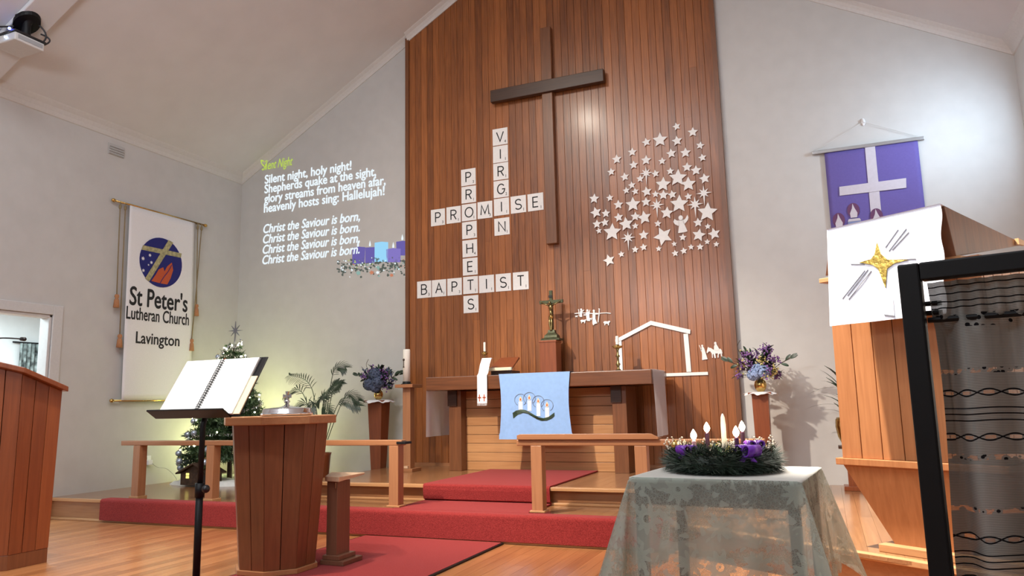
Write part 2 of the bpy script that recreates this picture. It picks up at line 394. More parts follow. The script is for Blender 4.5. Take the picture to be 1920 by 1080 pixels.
        if bevel:
            bm_ = o.modifiers.new('edge', 'BEVEL'); bm_.width = bevel; bm_.segments = 2; bm_.limit_method = 'ANGLE'; bm_.angle_limit = R(40)
        if thick:
            sm = o.modifiers.new('thickness', 'SOLIDIFY'); sm.thickness = thick; sm.offset = 0
        if kind: o['kind'] = kind
        if label: o['label'] = label
        return o
def thing(name, label, cat, loc=(0, 0, 0), rz=0.0, group=None):
    o = bpy.data.objects.new(name, None); COL.objects.link(o)
    o.empty_display_size = 0.1
    o.location = loc; o.rotation_euler = (0, 0, rz); XF[o] = (loc, rz)
    o['label'] = label; o['category'] = cat
    if group: o['group'] = group
    return o
def tag(o, label, cat, group=None, kind=None):
    o['label'] = label; o['category'] = cat
    if group: o['group'] = group
    if kind: o['kind'] = kind
    return o
def struct(o): o['kind'] = 'structure'; return o
def copy_tree(o, parent=None):
    c = o.copy(); COL.objects.link(c)
    if parent is not None: c.parent = parent
    for ch in list(o.children): copy_tree(ch, c)
    return c
def text_mb(body, mat_to, width=None, height=None, size=1.0, bold=0.0, shear=0.0, ext=0.002, anchor='L', space=1.0):
    """letters as a mesh: local x right, y up, z out; fitted to a width; mat_to(x, y, z) -> world"""
    c = bpy.data.curves.new('letters', 'FONT'); c.body = body; c.size = 1.0; c.shear = shear; c.space_character = space
    c.resolution_u = 4
    o = bpy.data.objects.new('letters', c); COL.objects.link(o)
    bpy.context.view_layer.update()
    me = bpy.data.meshes.new_from_object(o.evaluated_get(bpy.context.evaluated_depsgraph_get()))
    vs = [v_.co.copy() for v_ in me.vertices]; fs = [tuple(p.vertices) for p in me.polygons]
    bpy.data.objects.remove(o); bpy.data.curves.remove(c); bpy.data.meshes.remove(me)
    x0 = min(p.x for p in vs); x1 = max(p.x for p in vs); y0 = min(p.y for p in vs); y1 = max(p.y for p in vs)
    sx = width/(x1-x0) if width else None; sy = height/(y1-y0) if height else None
    sx = sx or sy or size; sy = sy or size
    ox = x0 if anchor == 'L' else (x0+x1)/2
    oy = 0 if anchor == 'L' else (y0+y1)/2
    mb = MB(); n = len(vs)
    ed = {}
    for f in fs:
        for i in range(len(f)):
            a, b = f[i], f[(i+1) % len(f)]; ed[(a, b)] = ed.get((a, b), 0) + 1
    sides = [(b, a, a+n, b+n) for (a, b) in ed if (b, a) not in ed]
    # a heavier weight: the same letters laid side by side, a pen width apart
    for dx, dy in (((0, 0),) if not bold else ((-1, 0), (1, 0), (0, 0.8), (0, -0.8))):
        a, b = dx*bold*0.5, dy*bold*0.5
        vv = [mat_to((p.x-ox+a)*sx, (p.y-oy+b)*sy, ext) for p in vs] + [mat_to((p.x-ox+a)*sx, (p.y-oy+b)*sy, 0) for p in vs]
        mb.add(vv, fs + [tuple(k+n for k in f[::-1]) for f in fs] + sides)
    return mb
ORD = ['first', 'second', 'third', 'fourth', 'fifth', 'sixth', 'seventh', 'eighth', 'ninth', 'tenth', 'eleventh', 'twelfth', 'thirteenth', 'fourteenth']

# ------------------------------------------------------------------ room shell
XL, XR, YB, YF, XC = -7.42, 1.90, 8.0, -4.0, -2.76
H1, H2, P1Y, P2Y = 0.205, 0.35, 5.42, 6.05
ZE, SL = 4.29, 0.5635           # eave height at the walls, ceiling slope
def ceil_z(x): return ZE + SL*((x-XL) if x < XC else (XR-x))
ZR = ceil_z(XC)
def front_y(x): return P1Y if x < -1.06 else 4.65 - 0.62*x + 0.11*0
# floor boards: each board an island of one mesh
def boards(mb, x0, x1, yfun0, y1, z, wd=0.085, th=0.02, lo=1.4, hi=3.2, gap=0.0012):
    x = x0
    while x < x1 - 1e-6:
        xa, xb = x, min(x+wd, x1)
        ya, yb = yfun0(xa), yfun0(xb)
        y = min(ya, yb); first = True
        while y < y1 - 1e-6:
            e = y + random.uniform(lo, hi)
            if e > y1 - 0.4: e = y1
            p0, p1 = (ya, yb) if first else (y, y)
            e = max(e, max(p0, p1)+0.1)
            g = gap/2
            mb.hexa([(xa+g, p0, z-th), (xb-g, p1, z-th), (xb-g, e-g, z-th), (xa+g, e-g, z-th),
                     (xa+g, p0, z), (xb-g, p1, z), (xb-g, e-g, z), (xa+g, e-g, z)])
            y = e; first = False
        x += wd
mb = MB(); boards(mb, XL, XR, lambda x: -1.0, 6.2, 0.0)
fl_ = struct(mb.build('floor', 'floor'))
sub = MB().box(XL, XR, YF, YB, -0.12, -0.021).box(XL, XR, YF, -1.0, -0.021, 0.0)
struct(sub.build('floor_slab', 'dais', fl_))
# lower dais, its front turned towards the pulpit at the right
mb = MB(); boards(mb, XL, XR, lambda x: front_y(x)+0.02, YB, H1)
d1 = struct(mb.build('floor_dais', 'dais'))
xj = -1.06
poly = [(XL, P1Y), (xj, P1Y), (xj, 4.65-0.62*xj), (XR, 4.65-0.62*XR), (XR, YB), (XL, YB)]
poly = [(XL, P1Y+0.03), (xj, P1Y+0.03), (XR, 4.68-0.62*XR), (XR, YB), (XL, YB)]
struct(MB().xy(poly, 0.0, H1-0.021).build('floor_riser', 'daisx', d1))
nb = MB().box(XL, xj, P1Y-0.005, P1Y+0.03, H1-0.03, H1+0.001)
nb.xy([(xj, P1Y-0.03), (XR, 4.60-0.62*XR), (XR, 4.67-0.62*XR), (xj, P1Y+0.03)], H1-0.03, H1+0.002)
struct(nb.build('trim_1', 'nosing', bevel=0.004))
struct(MB().box(XL, -1.0, P1Y-0.03, P1Y+0.03, 0.0, 0.018).build('trim_2', 'nosing', bevel=0.004))
# upper dais under the altar
DX0, DX1 = -4.77, -0.72
mb = MB(); boards(mb, DX0, DX1, lambda x: P2Y, 7.93, H2)
d2 = struct(mb.build('floor_altar_dais', 'dais'))
struct(MB().box(DX0, DX1, P2Y+0.02, 7.93, H1, H2-0.021).build('floor_altar_riser', 'daisx', d2))
struct(MB().box(DX0-0.01, DX1+0.01, P2Y-0.045, P2Y+0.03, H2-0.026, H2+0.002).build('trim_3', 'nosing', bevel=0.004))
struct(MB().box(DX0, DX1, P2Y-0.02, P2Y+0.03, H1, H1+0.02).build('trim_4', 'nosing', bevel=0.004))
# walls
T = 0.14
struct(MB().xz([(XL, 0), (XR, 0), (XR, ZE), (XC, ZR), (XL, ZE)], YB, YB+T).build('wall_back', 'wall'))
struct(MB().xz([(XL, 0), (XR, 0), (XR, ZE), (XC, ZR), (XL, ZE)], YF-T, YF).build('wall_front', 'wall'))
DY0, DY1, DZ = 4.25, 5.32, 2.075
struct(MB().box(XL-T, XL, YF, DY0, 0, ZE).box(XL-T, XL, DY1, YB, 0, ZE).box(XL-T, XL, DY0, DY1, DZ, ZE).build('wall_left', 'wall'))
WY0, WY1, WZ0, WZ1 = 6.74, 7.42, 3.2, 3.95
struct(MB().box(XR, XR+T, YF, WY0, 0, ZE).box(XR, XR+T, WY1, YB, 0, ZE).box(XR, XR+T, WY0, WY1, 0, WZ0).box(XR, XR+T, WY0, WY1, WZ1, ZE).build('wall_right', 'wall'))
wn = struct(MB().box(XR+0.04, XR+0.10, WY0, WY0+0.05, WZ0, WZ1).box(XR+0.04, XR+0.10, WY1-0.05, WY1, WZ0, WZ1)
            .box(XR+0.04, XR+0.10, WY0, WY1, WZ0, WZ0+0.05).box(XR+0.04, XR+0.10, WY0, WY1, WZ1-0.05, WZ1).build('window_1', 'door'))
struct(MB().box(XR+0.06, XR+0.07, WY0+0.05, WY1-0.05, WZ0+0.05, WZ1-0.05).build('window_pane', 'glass', wn))
ct = struct(MB().xz([(XL-T, ZE-SL*T), (XC, ZR), (XC, ZR+0.1), (XL-T, ZE-SL*T+0.1)], YF-T, YB+T).build('ceiling_left', 'ceil'))
struct(MB().xz([(XC, ZR), (XR+T, ZE-SL*T), (XR+T, ZE-SL*T+0.1), (XC, ZR+0.1)], YF-T, YB+T).build('ceiling_right', 'ceil'))
# sloping boxed beam on the left ceiling
mb = MB()
for ya, dd in ((4.20, 0.0),):
    mb.hexa([(XL+0.01, ya, ZE-0.05), (XC, ya, ZR-0.05), (XC, ya+0.30, ZR-0.05), (XL+0.01, ya+0.30, ZE-0.05),
             (XL+0.01, ya, ZE+0.002), (XC, ya, ZR+0.002), (XC, ya+0.30, ZR+0.002), (XL+0.01, ya+0.30, ZE+0.002)])
struct(mb.build('trim_5', 'ceil', bevel=0.01))
# coved cornices
cv = [(0, -0.085), (0.012, -0.085), (0.03, -0.055), (0.055, -0.028), (0.09, -0.008), (0.1, 0), (0.1, 0.02), (0, 0.02)]
struct(MB().prism(cv, lambda a, b, c: (XL+a, c, ZE+b+SL*a), YF, YB).build('trim_6', 'cornice'))
struct(MB().prism(cv, lambda a, b, c: (XR-a, c, ZE+b+SL*a), YF, YB).build('trim_7', 'cornice'))
PX0, PX1 = -4.68, -0.835
def rake(x0, x1, name):
    mb = MB(); mb.loft([[(x, YB-a, ceil_z(x)+b) for a, b in cv] for x in (x0, x1)]); struct(mb.build(name, 'cornice'))
rake(XL, PX0, 'trim_8'); rake(PX1, XR, 'trim_9')
def rake2(x0, x1, name):
    mb = MB(); mb.loft([[(x, 7.95-a, ceil_z(x)+b) for a, b in cv] for x in (x0, x1)]); struct(mb.build(name, 'cornice'))
rake2(PX0, XC, 'trim_10'); rake2(XC, PX1, 'trim_11')
# timber feature panel, every board an island, some boards jointed
mb = MB(); n = 44; wd = (PX1-PX0-0.04)/n
for i in range(n):
    xa = PX0+0.02+i*wd; xb = xa+wd; g = 0.0004
    zt = [ceil_z(xa)-0.08, ceil_z(xb)-0.08]
    cuts = [H2]
    if random.random() < 0.4: cuts.append(random.uniform(0.9, 5.0))
    for k, z0 in enumerate(cuts):
        za, zb = (zt[0], zt[1]) if k == len(cuts)-1 else (cuts[k+1]-0.001,)*2
        c = 0.0022
        pts = []
        for (x, y) in ((xa+g, 7.956), (xa+g+c, 7.952), (xb-g-c, 7.952), (xb-g, 7.956), (xb-g, 7.985), (xa+g, 7.985)):
            pts.append((x, y))
        def top(x): return za + (zb-za)*(x-xa)/(xb-xa)
        mb.loft([[(x, y, z0) for x, y in pts], [(x, y, top(x)) for x, y in pts]])
pn = struct(mb.build('wall_back_panelling', 'panel'))
struct(MB().xz([(PX0, H1), (PX1, H1), (PX1, ceil_z(PX1)-0.08), (XC, ZR-0.08), (PX0, ceil_z(PX0)-0.08)], 7.985, 8.0).build('wall_panel_backing', 'panelback', pn))
eb = MB().box(PX0-0.03, PX0+0.02, 7.93, 8.0, H1, ceil_z(PX0)-0.04).box(PX1-0.02, PX1+0.03, 7.93, 8.0, H1, ceil_z(PX1)-0.04)
struct(eb.build('wall_panel_trim', 'altarz', pn))
struct(MB().box(PX0+0.02, PX1-0.02, 7.925, 7.951, H2, H2+0.03).build('baseboard_back', 'rail'))
# the doorway at the left and the bright side room beyond
dr = MB()
dr.box(XL-0.02, XL+0.02, DY1, DY1+0.11, 0, DZ+0.10).box(XL-0.02, XL+0.02, DY0-0.11, DY0, 0, DZ+0.10).box(XL-0.02, XL+0.02, DY0, DY1, DZ, DZ+0.10)
dr.box(XL-T, XL, DY1-0.03, DY1, 0, DZ).box(XL-T, XL, DY0, DY0+0.03, 0, DZ).box(XL-T, XL, DY0, DY1, DZ-0.03, DZ)
struct(dr.build('door_1', 'door', bevel=0.006))
sr = MB().box(-10.6, -10.5, 3.0, 7.6, 0, 2.6).box(-10.5, XL-T, 7.5, 7.6, 0, 2.6).box(-10.5, XL-T, 2.9, 3.0, 0, 2.6)
struct(sr.build('wall_side_room', 'wall'))
struct(MB().box(-10.6, XL-T, 2.9, 7.6, 2.6, 2.7).build('ceiling_side_room', 'ceil'))
struct(MB().box(-10.6, XL-T, 2.9, 7.6, -0.1, 0.0).build('floor_side_room', 'dais'))

# ------------------------------------------------------------------ carpet
CX0, CX1 = -3.375, -2.18
def strip(mb, path, x0, x1, th=0.012):
    """carpet laid along a path in (y, z): top surface follows the path"""
    n = len(path)
    low = []
    for i, (y, z) in enumerate(path):
        a = path[max(i-1, 0)]; b = path[min(i+1, n-1)]
        dy, dz = b[0]-a[0], b[1]-a[1]; l = math.hypot(dy, dz)
        low.append((y+dz/l*th, z-dy/l*th))
    poly = path + low[::-1]
    rings = [[(x, y, z) for y, z in path] + [(x, y, z) for y, z in low[::-1]] for x in (x0, x1)]
    for i in range(n-1):
        a = len(mb.v)
        vs = [(x0, *path[i]), (x1, *path[i]), (x1, *path[i+1]), (x0, *path[i+1]), (x0, *low[i]), (x1, *low[i]), (x1, *low[i+1]), (x0, *low[i+1])]
        fs = [(0, 1, 2, 3), (7, 6, 5, 4), (0, 3, 7, 4), (1, 5, 6, 2)]
        if i == 0: fs.append((0, 4, 5, 1))
        if i == n-2: fs.append((3, 2, 6, 7))
        mb.add(vs, fs)
def roll(y, z, r=0.028, k=5):
    return [(y-r*math.cos(t)+0, z-r+r*math.sin(t)) for t in [PI/2*i/k for i in range(k+1)]]
ca = thing('stair_carpet', 'red pile carpet over the long step front and up the middle to the altar', 'carpet', (CX0, P1Y, H1))
f = MB(); e = 0.014
yf = P1Y-0.034-e
strip(f, [(yf, 0.02), (yf, H1+e-0.03)] + [(yf+0.028-0.028*math.cos(t), H1+e-0.028+0.028*math.sin(t)) for t in [PI/2*i/5 for i in range(1, 6)]] + [(P1Y+0.075, H1+e)], -6.62, -1.06, 0.013)
f.build('step_covering', 'carpet', ca)
f = MB(); ye = P2Y-0.05-e
strip(f, [(P1Y+0.05, H1+e+0.001), (P2Y-0.02, H1+e+0.001)], CX0, CX1, 0.013)
strip(f, [(P2Y-0.022, H1+e), (ye+0.01, H1+0.03), (ye, H2+e-0.05)] + [(ye+0.028-0.028*math.cos(t), H2+e-0.028+0.028*math.sin(t)) for t in [PI/2*i/5 for i in range(1, 6)]] + [(7.435, H2+e)], CX0, CX1, 0.011)
f.build('upper_runner', 'carpet', ca)
rn = MB()
strip(rn, [(1.6, 0.014), (P1Y-0.05, 0.014)], -3.565, -2.352, 0.014)
o = rn.build('carpet_runner', 'carpet')
tag(o, 'red carpet runner lying on the floorboards before the step', 'carpet')
ed = MB().box(-2.352, -2.335, 1.6, P1Y-0.05, 0.0005, 0.012).box(-3.582, -3.565, 1.6, P1Y-0.05, 0.0005, 0.012)
ed.build('edge_binding', 'black', o)

# ------------------------------------------------------------------ altar
al = thing('altar', 'long dark timber altar table on two legs before the panelled wall', 'altar', (-2.74, 7.45, H2))
MB().box(-3.96, -1.52, 7.10, 7.84, 1.205, 1.343).build('table_top', 'altar', al, bevel=0.006)
for x0 in (-3.80, -1.975):
    lg = MB().box(x0, x0+0.145, 7.32, 7.74, H2, 1.20).build('leg', 'altarz', al, bevel=0.004)
    MB().box(x0-0.008, x0+0.100, 7.302, 7.34, 1.035, 1.203).build('bracket_block', 'dark', lg, bevel=0.003)
fb = MB(); z = H2; k = 0
while z < 1.19:
    z1 = min(z+0.094, 1.2); fb.box(-3.655, -1.975, 7.45, 7.475, z+0.002, z1-0.002); z = z1
fb.build('front_boarding', 'altarboard', al, bevel=0.002)
MB().box(-3.655, -1.975, 7.476, 7.49, H2, 1.2).build('boarding_back', 'dark', al)

rr = MB()
rr.grid(lambda u, v: (-3.98+2.48*u, 7.13+0.58*v, 1.3465), 20, 4)
def fold(y, z): return 0.008*math.sin(y*26)*(1.34-z)/0.6
rr.grid(lambda u, v: (-1.515+0.004+fold(7.12+0.57*u, 1.3465-0.64*v)+0.015*v, 7.12+0.57*u, 1.3465-0.64*v), 24, 10)
rr.grid(lambda u, v: (-3.967-fold(7.12+0.57*u, 1.3465-0.63*v)-0.006*v, 7.12+0.57*u, 1.3465-0.63*v), 24, 10)
tag(rr.build('altar_runner', 'sheer', smooth=True), 'sheer white linen hanging over both ends of the altar', 'altar cloth')

fr = thing('altar_frontal', 'light blue altar frontal with four embroidered candles and a dark wave', 'cloth', (-2.72, 7.06, 1.35))
def fy(x, z):
    t = max(0, (1.35-z)/0.65)
    return 7.085 - 0.012*t - 0.007*t*math.sin(x*17+1.0) - 0.004*t*math.sin(x*41+z*8)
def fpt(u, v):
    z = 1.353-0.66*v; wv = 0.385 - 0.022*math.sin(PI*min(1, v*1.1)) + 0.008*(v > 0.9)
    x = -2.713 + (u*2-1)*wv
    return (x, fy(x, z), z)
cl = MB(); cl.grid(fpt, 36, 30); cl.grid(lambda u, v: (-2.713+(u*2-1)*0.385, 7.085+0.35*v, 1.353+0.001*v), 6, 2)
cl.build('cloth_panel', 'blue', fr, smooth=True)
def fm(cx, cy, off): # emblem point of the embroidery to the cloth
    x = -3.098 + (cx-537)*0.775/416; z = 1.352-(cy-312)*0.66/380
    return (x, fy(x, z)-off, z)
def flat(mb, pts, off, to):
    n = len(pts)
    mb.add([to(a, b, off) for a, b in pts] + [to(a, b, 0.0005) for a, b in pts], [tuple(range(n)), tuple(range(n, 2*n))[::-1]] + [(i, (i+1) % n, n+(i+1) % n, n+i) for i in range(n)])
for (cx, y0, y1, fyy) in ((665, 476, 522, 462), (716, 470, 530, 454), (767, 488, 560, 474), (818, 512, 570, 497)):
    q = MB(); flat(q, [(cx-11, y1), (cx-11, y0), (cx+11, y0), (cx+11, y1)], 0.003, fm)
    q.build('candle_applique', 'white', fr)
    q = MB(); flat(q, [(cx-8, fyy+8), (cx-9, fyy), (cx, fyy-18), (cx+9, fyy), (cx+6, fyy+12), (cx-4, fyy+13)], 0.004, fm)
    q.build('flame_applique', 'cream', fr)
    q = MB(); flat(q, [(cx-4, fyy+7), (cx-4, fyy), (cx, fyy-9), (cx+4, fyy+1), (cx+3, fyy+8)], 0.005, fm)
    q.build('flame_core', 'orange', fr)
    h = MB(); h.tube([fm(cx+34*math.sin(a), fyy+4-34*math.cos(a)*1.0, 0.003) for a in [R(-150+300*k/24) for k in range(25)]], 0.0022, 5)
    h.build('halo_stitching', 'silver', fr)
top = [(618, 540), (640, 527), (665, 521), (690, 524), (715, 536), (740, 552), (765, 566), (795, 573), (825, 566), (858, 542)]
bot = [(858, 562), (840, 577), (815, 587), (785, 588), (755, 577), (730, 562), (705, 546), (680, 540), (650, 550), (622, 572)]
q = MB(); flat(q, top+bot, 0.0045, fm); q.build('wave_applique', 'darkleaf', fr)

st = thing('white_stole', 'narrow white stole hanging over the altar edge beside the blue frontal', 'stole', (-3.285, 7.1, 1.34))
path = [(-3.315, 7.30, 1.53), (-3.31, 7.26, 1.535), (-3.305, 7.20, 1.47), (-3.29, 7.12, 1.37), (-3.288, 7.083, 1.345), (-3.287, 7.082, 1.30), (-3.286, 7.078, 1.2), (-3.286, 7.074, 1.06)]
mb = MB(); mb.grid(lambda u, v: (lambda k, t: tuple(path[k][i]*(1-t)+path[min(k+1, 7)][i]*t + (0.056*(2*u-1) if i == 0 else 0) for i in range(3)))(min(int(v*7), 6), v*7-min(int(v*7), 6)), 4, 28)
mb.build('strip', 'white', st, thick=0.003)
q = MB()
for k in range(12): q.tube([(-3.338+k*0.0093, 7.072, 1.06), (-3.338+k*0.0093+random.uniform(-.002, .002), 7.07, 1.035)], 0.0022, 4)
q.build('fringe', 'white', st)
q = MB()
for cx in (-3.315, -3.262):
    q.box(cx-0.004, cx+0.004, 7.068, 7.073, 1.08, 1.15).box(cx-0.018, cx+0.018, 7.068, 7.073, 1.115, 1.124)
q.build('embroidered_cross', 'orange', st)

ms = thing('missal_stand', 'small sloping brown book stand with pale ledge on the altar', 'book stand', (-3.2, 7.42, 1.347))
MB().hexa([(-3.33, 7.34, 1.40), (-3.06, 7.34, 1.40), (-3.075, 7.62, 1.535), (-3.30, 7.62, 1.535), (-3.33, 7.34, 1.418), (-3.06, 7.34, 1.418), (-3.075, 7.60, 1.555), (-3.30, 7.60, 1.555)]).build('sloped_board', 'furn', ms, bevel=0.003)
MB().box(-3.345, -3.05, 7.30, 7.338, 1.40, 1.432).build('ledge', 'cream', ms, bevel=0.003)
MB().box(-3.31, -3.07, 7.36, 7.60, 1.3475, 1.40).build('base', 'dark', ms, bevel=0.003)

def candlestick(x, y, z0, hs, hc, dish, sr, label, rc=0.016):
    t = thing('candlestick', label, 'candlestick', (x, y, z0), group='brass altar candlesticks')
    MB().lathe([(0.045, 0), (0.047, 0.008), (0.030, 0.02), (0.014, 0.035), (sr, 0.06), (sr*1.9, hs*0.30), (sr, hs*0.36), (sr*0.9, hs*0.55), (sr*1.8, hs*0.60), (sr*0.9, hs*0.66), (sr*0.9, hs-0.05), (sr*1.5, hs-0.035), (sr, hs-0.03)], (x, y, z0)).build('stem', 'oldbrass', t, smooth=True)
    MB().lathe([(0.006, hs-0.034), (dish*0.7, hs-0.026), (dish, hs-0.005), (dish*0.96, hs-0.004), (0.02, hs-0.018), (0.02, hs+0.01), (0.004, hs+0.01)], (x, y, z0)).build('drip_pan', 'brass', t, smooth=True)
    c = thing('altar_candle', label.replace('brass candlestick', 'unlit white candle').replace('thin ', '').replace('thick ', '') , 'candle', (x, y, z0+hs+0.01))
    MB().lathe([(rc, 0), (rc, hc), (rc*0.7, hc+0.004)], (x, y, z0+hs+0.011)).build('wax', 'waxw', c, smooth=False)
    MB().tube([(x, y, z0+hs+0.012+hc), (x, y, z0+hs+0.03+hc)], 0.0015, 5).build('wick', 'ink', c)
candlestick(-3.49, 7.60, 1.347, 0.275, 0.10, 0.040, 0.006, 'thin brass candlestick behind the book stand on the altar', 0.013)
candlestick(-1.968, 7.60, 1.347, 0.275, 0.085, 0.058, 0.013, 'thick brass candlestick near the white stable outline on the altar', 0.017)

# crucifix on a plinth at the back of the altar
MBp = MB().box(-2.845, -2.655, 7.63, 7.80, 1.348, 1.715)
o = MBp.box(-2.852, -2.648, 7.623, 7.807, 1.70, 1.722).build('crucifix_plinth', 'furn', bevel=0.004); tag(o, 'square brown timber plinth on the altar under the crucifix', 'plinth')
cx, cy, cz = -2.725, 7.715, 1.723
cr = thing('crucifix', 'green bronze standing crucifix with a figure on a stepped foot', 'crucifix', (cx, cy, cz))
MB().loft([[(cx+a*s, cy+b*s*0.7, cz+z) for a, b in ((-1, -1), (1, -1), (1, 1), (-1, 1))] for s, z in ((0.105, 0), (0.105, 0.018), (0.075, 0.03), (0.070, 0.055), (0.042, 0.085), (0.036, 0.115), (0.022, 0.12))]).build('stepped_foot', 'bronze', cr)
MB().box(cx-0.019, cx+0.019, cy-0.012, cy+0.012, cz+0.11, cz+0.555).build('upright', 'bronze', cr, bevel=0.003)
MB().box(cx-0.135, cx+0.140, cy-0.013, cy+0.013, cz+0.410, cz+0.447).build('crossbar', 'bronze', cr, bevel=0.003)
MB().hexa([(cx-0.022, cy-0.019, cz+0.475), (cx+0.022, cy-0.019, cz+0.475), (cx+0.022, cy-0.012, cz+0.475), (cx-0.022, cy-0.012, cz+0.475), (cx-0.022, cy-0.019, cz+0.50), (cx+0.022, cy-0.019, cz+0.50), (cx+0.022, cy-0.012, cz+0.50), (cx-0.022, cy-0.012, cz+0.50)]).build('title_plate', 'ink', cr)
g = MB(); yb = cy-0.028
g.tube([(cx+0.003, yb, cz+0.33), (cx+0.004, yb, cz+0.37), (cx, yb, cz+0.395)], [0.017, 0.022, 0.014], 10)
g.tube([(cx+0.006, yb, cz+0.26), (cx+0.004, yb-0.002, cz+0.30), (cx+0.003, yb, cz+0.335)], [0.017, 0.014, 0.018], 10)
g.tube([(cx, yb, cz+0.39), (cx-0.002, yb-0.004, cz+0.405)], [0.008, 0.008], 8)
g.ball((cx-0.006, yb-0.008, cz+0.415), 0.016, 10, 8, (0.85, 0.95, 1.15))
for s in (-1, 1):
    g.tube([(cx+s*0.018, yb, cz+0.385), (cx+s*0.06, yb+0.004, cz+0.402), (cx+s*0.105, yb+0.010, cz+0.425)], [0.009, 0.0075, 0.0055], 8)
    g.ball((cx+s*0.110, yb+0.010, cz+0.428), 0.008, 8, 6)
    g.tube([(cx+s*0.009, yb, cz+0.262), (cx+s*0.012, yb-0.012, cz+0.19), (cx+s*0.006, yb-0.002, cz+0.12), (cx+s*0.004, yb-0.006, cz+0.105)], [0.013, 0.011, 0.008, 0.008], 8)
fg = g.build('figure', 'oldbrass', cr, smooth=True)
MB().lathe([(0.019, 0.235), (0.021, 0.262), (0.018, 0.275)], (cx+0.005, yb-0.001, cz), 12).build('loincloth', 'brass', fg, smooth=True)

# ------------------------------------------------------------------ big wall cross
wc = thing('wall_cross', 'large plain dark timber cross mounted high on the panelled wall', 'cross', (-2.755, 7.94, 2.85))
MB().box(-2.822, -2.690, 7.880, 7.951, 2.845, 5.49).build('upright', 'altarz', wc, bevel=0.006)
MB().box(-3.472, -2.056, 7.845, 7.915, 4.660, 4.812).build('crossbar', 'dark', wc, bevel=0.006)

# ------------------------------------------------------------------ crossword tiles
PT = {'B': 3, 'A': 1, 'P': 3, 'T': 1, 'I': 1, 'S': 1, 'V': 4, 'R': 1, 'G': 2, 'N': 1, 'O': 1, 'M': 3, 'E': 1, 'H': 4}
def tile(ch, x, z, label):
    tl = 0.5*random.uniform(-1, 1)
    t = thing('letter_tile', label, 'letter tile', (x, 7.951, z), group='white letter tiles of the wall crossword')
    t.rotation_euler = (0, R(tl), 0)
    MB().box(-0.098, 0.098, -0.006, 0.0, -0.104, 0.104).build('card', 'card', t, local=True)
    wd_ = {'I': 0.006, 'M': 0.105, 'V': 0.090, 'A': 0.088, 'O': 0.104, 'G': 0.092, 'N': 0.082, 'H': 0.080, 'T': 0.082, 'S': 0.076, 'P': 0.066, 'B': 0.072, 'R': 0.070, 'E': 0.064}[ch]
    stroke_letter(ch, wd_, 0.118).build('letter', 'ink', t, local=True)
    d = text_mb(str(PT[ch]), lambda a, b, c: (0.066+a, -0.0062-c*0.3, -0.066+b), height=0.034, anchor='C', bold=0.01)
    d.build('number', 'ink', t, local=True)
def stroke_letter(ch, w_, h):
    """letters drawn with an even thin pen, as on the cards"""
    st = 0.0140
    def arc(cx, cz, rx, rz, a0, a1, n=18): return [(cx+rx*math.cos(R(a0+(a1-a0)*k/n)), cz+rz*math.sin(R(a0+(a1-a0)*k/n))) for k in range(n+1)]
    W, Hh = w_/2, h/2
    L = {'V': [[(-W, Hh), (0, -Hh), (W, Hh)]], 'I': [[(0, Hh), (0, -Hh)]],
         'N': [[(-W, -Hh), (-W, Hh), (W, -Hh), (W, Hh)]], 'M': [[(-W, -Hh), (-W*0.82, Hh), (0, -Hh*0.75), (W*0.82, Hh), (W, -Hh)]],
         'A': [[(-W, -Hh), (0, Hh), (W, -Hh)], [(-W*0.62, -Hh*0.25), (W*0.62, -Hh*0.25)]],
         'H': [[(-W, -Hh), (-W, Hh)], [(W, -Hh), (W, Hh)], [(-W, 0), (W, 0)]],
         'T': [[(-W, Hh), (W, Hh)], [(0, Hh), (0, -Hh)]],
         'E': [[(W, Hh), (-W, Hh), (-W, -Hh), (W, -Hh)], [(-W, 0), (W*0.85, 0)]],
         'O': [arc(0, 0, W, Hh, 0, 360, 32)],
         'G': [arc(0, 0, W, Hh, 40, 352, 28) + [(W, -0.002), (W*0.25, -0.002)]],
         'S': [arc(0, Hh*0.5, W*0.92, Hh*0.5, 25, 270, 16) + arc(0, -Hh*0.5, W, Hh*0.5, 90, -155, 16)[1:]],
         'P': [[(-W, -Hh), (-W, Hh), (0, Hh)] + arc(0, Hh*0.48, W, Hh*0.52, 90, -90)[1:] + [(-W, -Hh*0.04)]],
         'R': [[(-W, -Hh), (-W, Hh), (0, Hh)] + arc(0, Hh*0.5, W, Hh*0.5, 90, -90)[1:] + [(-W, 0)], [(0, 0), (W, -Hh)]],
         'B': [[(-W, 0.003), (-W, Hh), (0, Hh)] + arc(0, Hh*0.52, W*0.86, Hh*0.48, 90, -90)[1:] + [(-W, 0.003)], [(-W, 0.003), (-W, -Hh), (0, -Hh)] + arc(0, -Hh*0.475, W, Hh*0.525, -90, 90)[1:]]}[ch]
    mb = MB()
    for pl in L:
        nn = len(pl); a = []; b = []
        for i, p in enumerate(pl):
            q0 = pl[max(i-1, 0)]; q1 = pl[min(i+1, nn-1)]
            d0 = Vector((p[0]-q0[0], p[1]-q0[1])); d1 = Vector((q1[0]-p[0], q1[1]-p[1]))
            if d0.length < 1e-9: d0 = d1
            if d1.length < 1e-9: d1 = d0
            d0.normalize(); d1.normalize(); d = (d0+d1)
            d = d.normalized() if d.length > 0.2 else d0
            nrm = Vector((-d.y, d.x)); k = st/2/max(0.45, abs(nrm.dot(Vector((-d0.y, d0.x)))))
            a.append((p[0]+nrm.x*k, p[1]+nrm.y*k)); b.append((p[0]-nrm.x*k, p[1]-nrm.y*k))
        for i in range(nn-1):
            mb.xz([a[i], a[i+1], b[i+1], b[i]], -0.0072, -0.0059)
    return mb
VX, VZ = -3.396, [4.247, 4.028, 3.812, 3.592, 3.373, 3.131]
QX, QZ = -3.824, [3.80, 3.58, 3.357, 3.136, 2.909, 2.686, 2.461, 2.231]
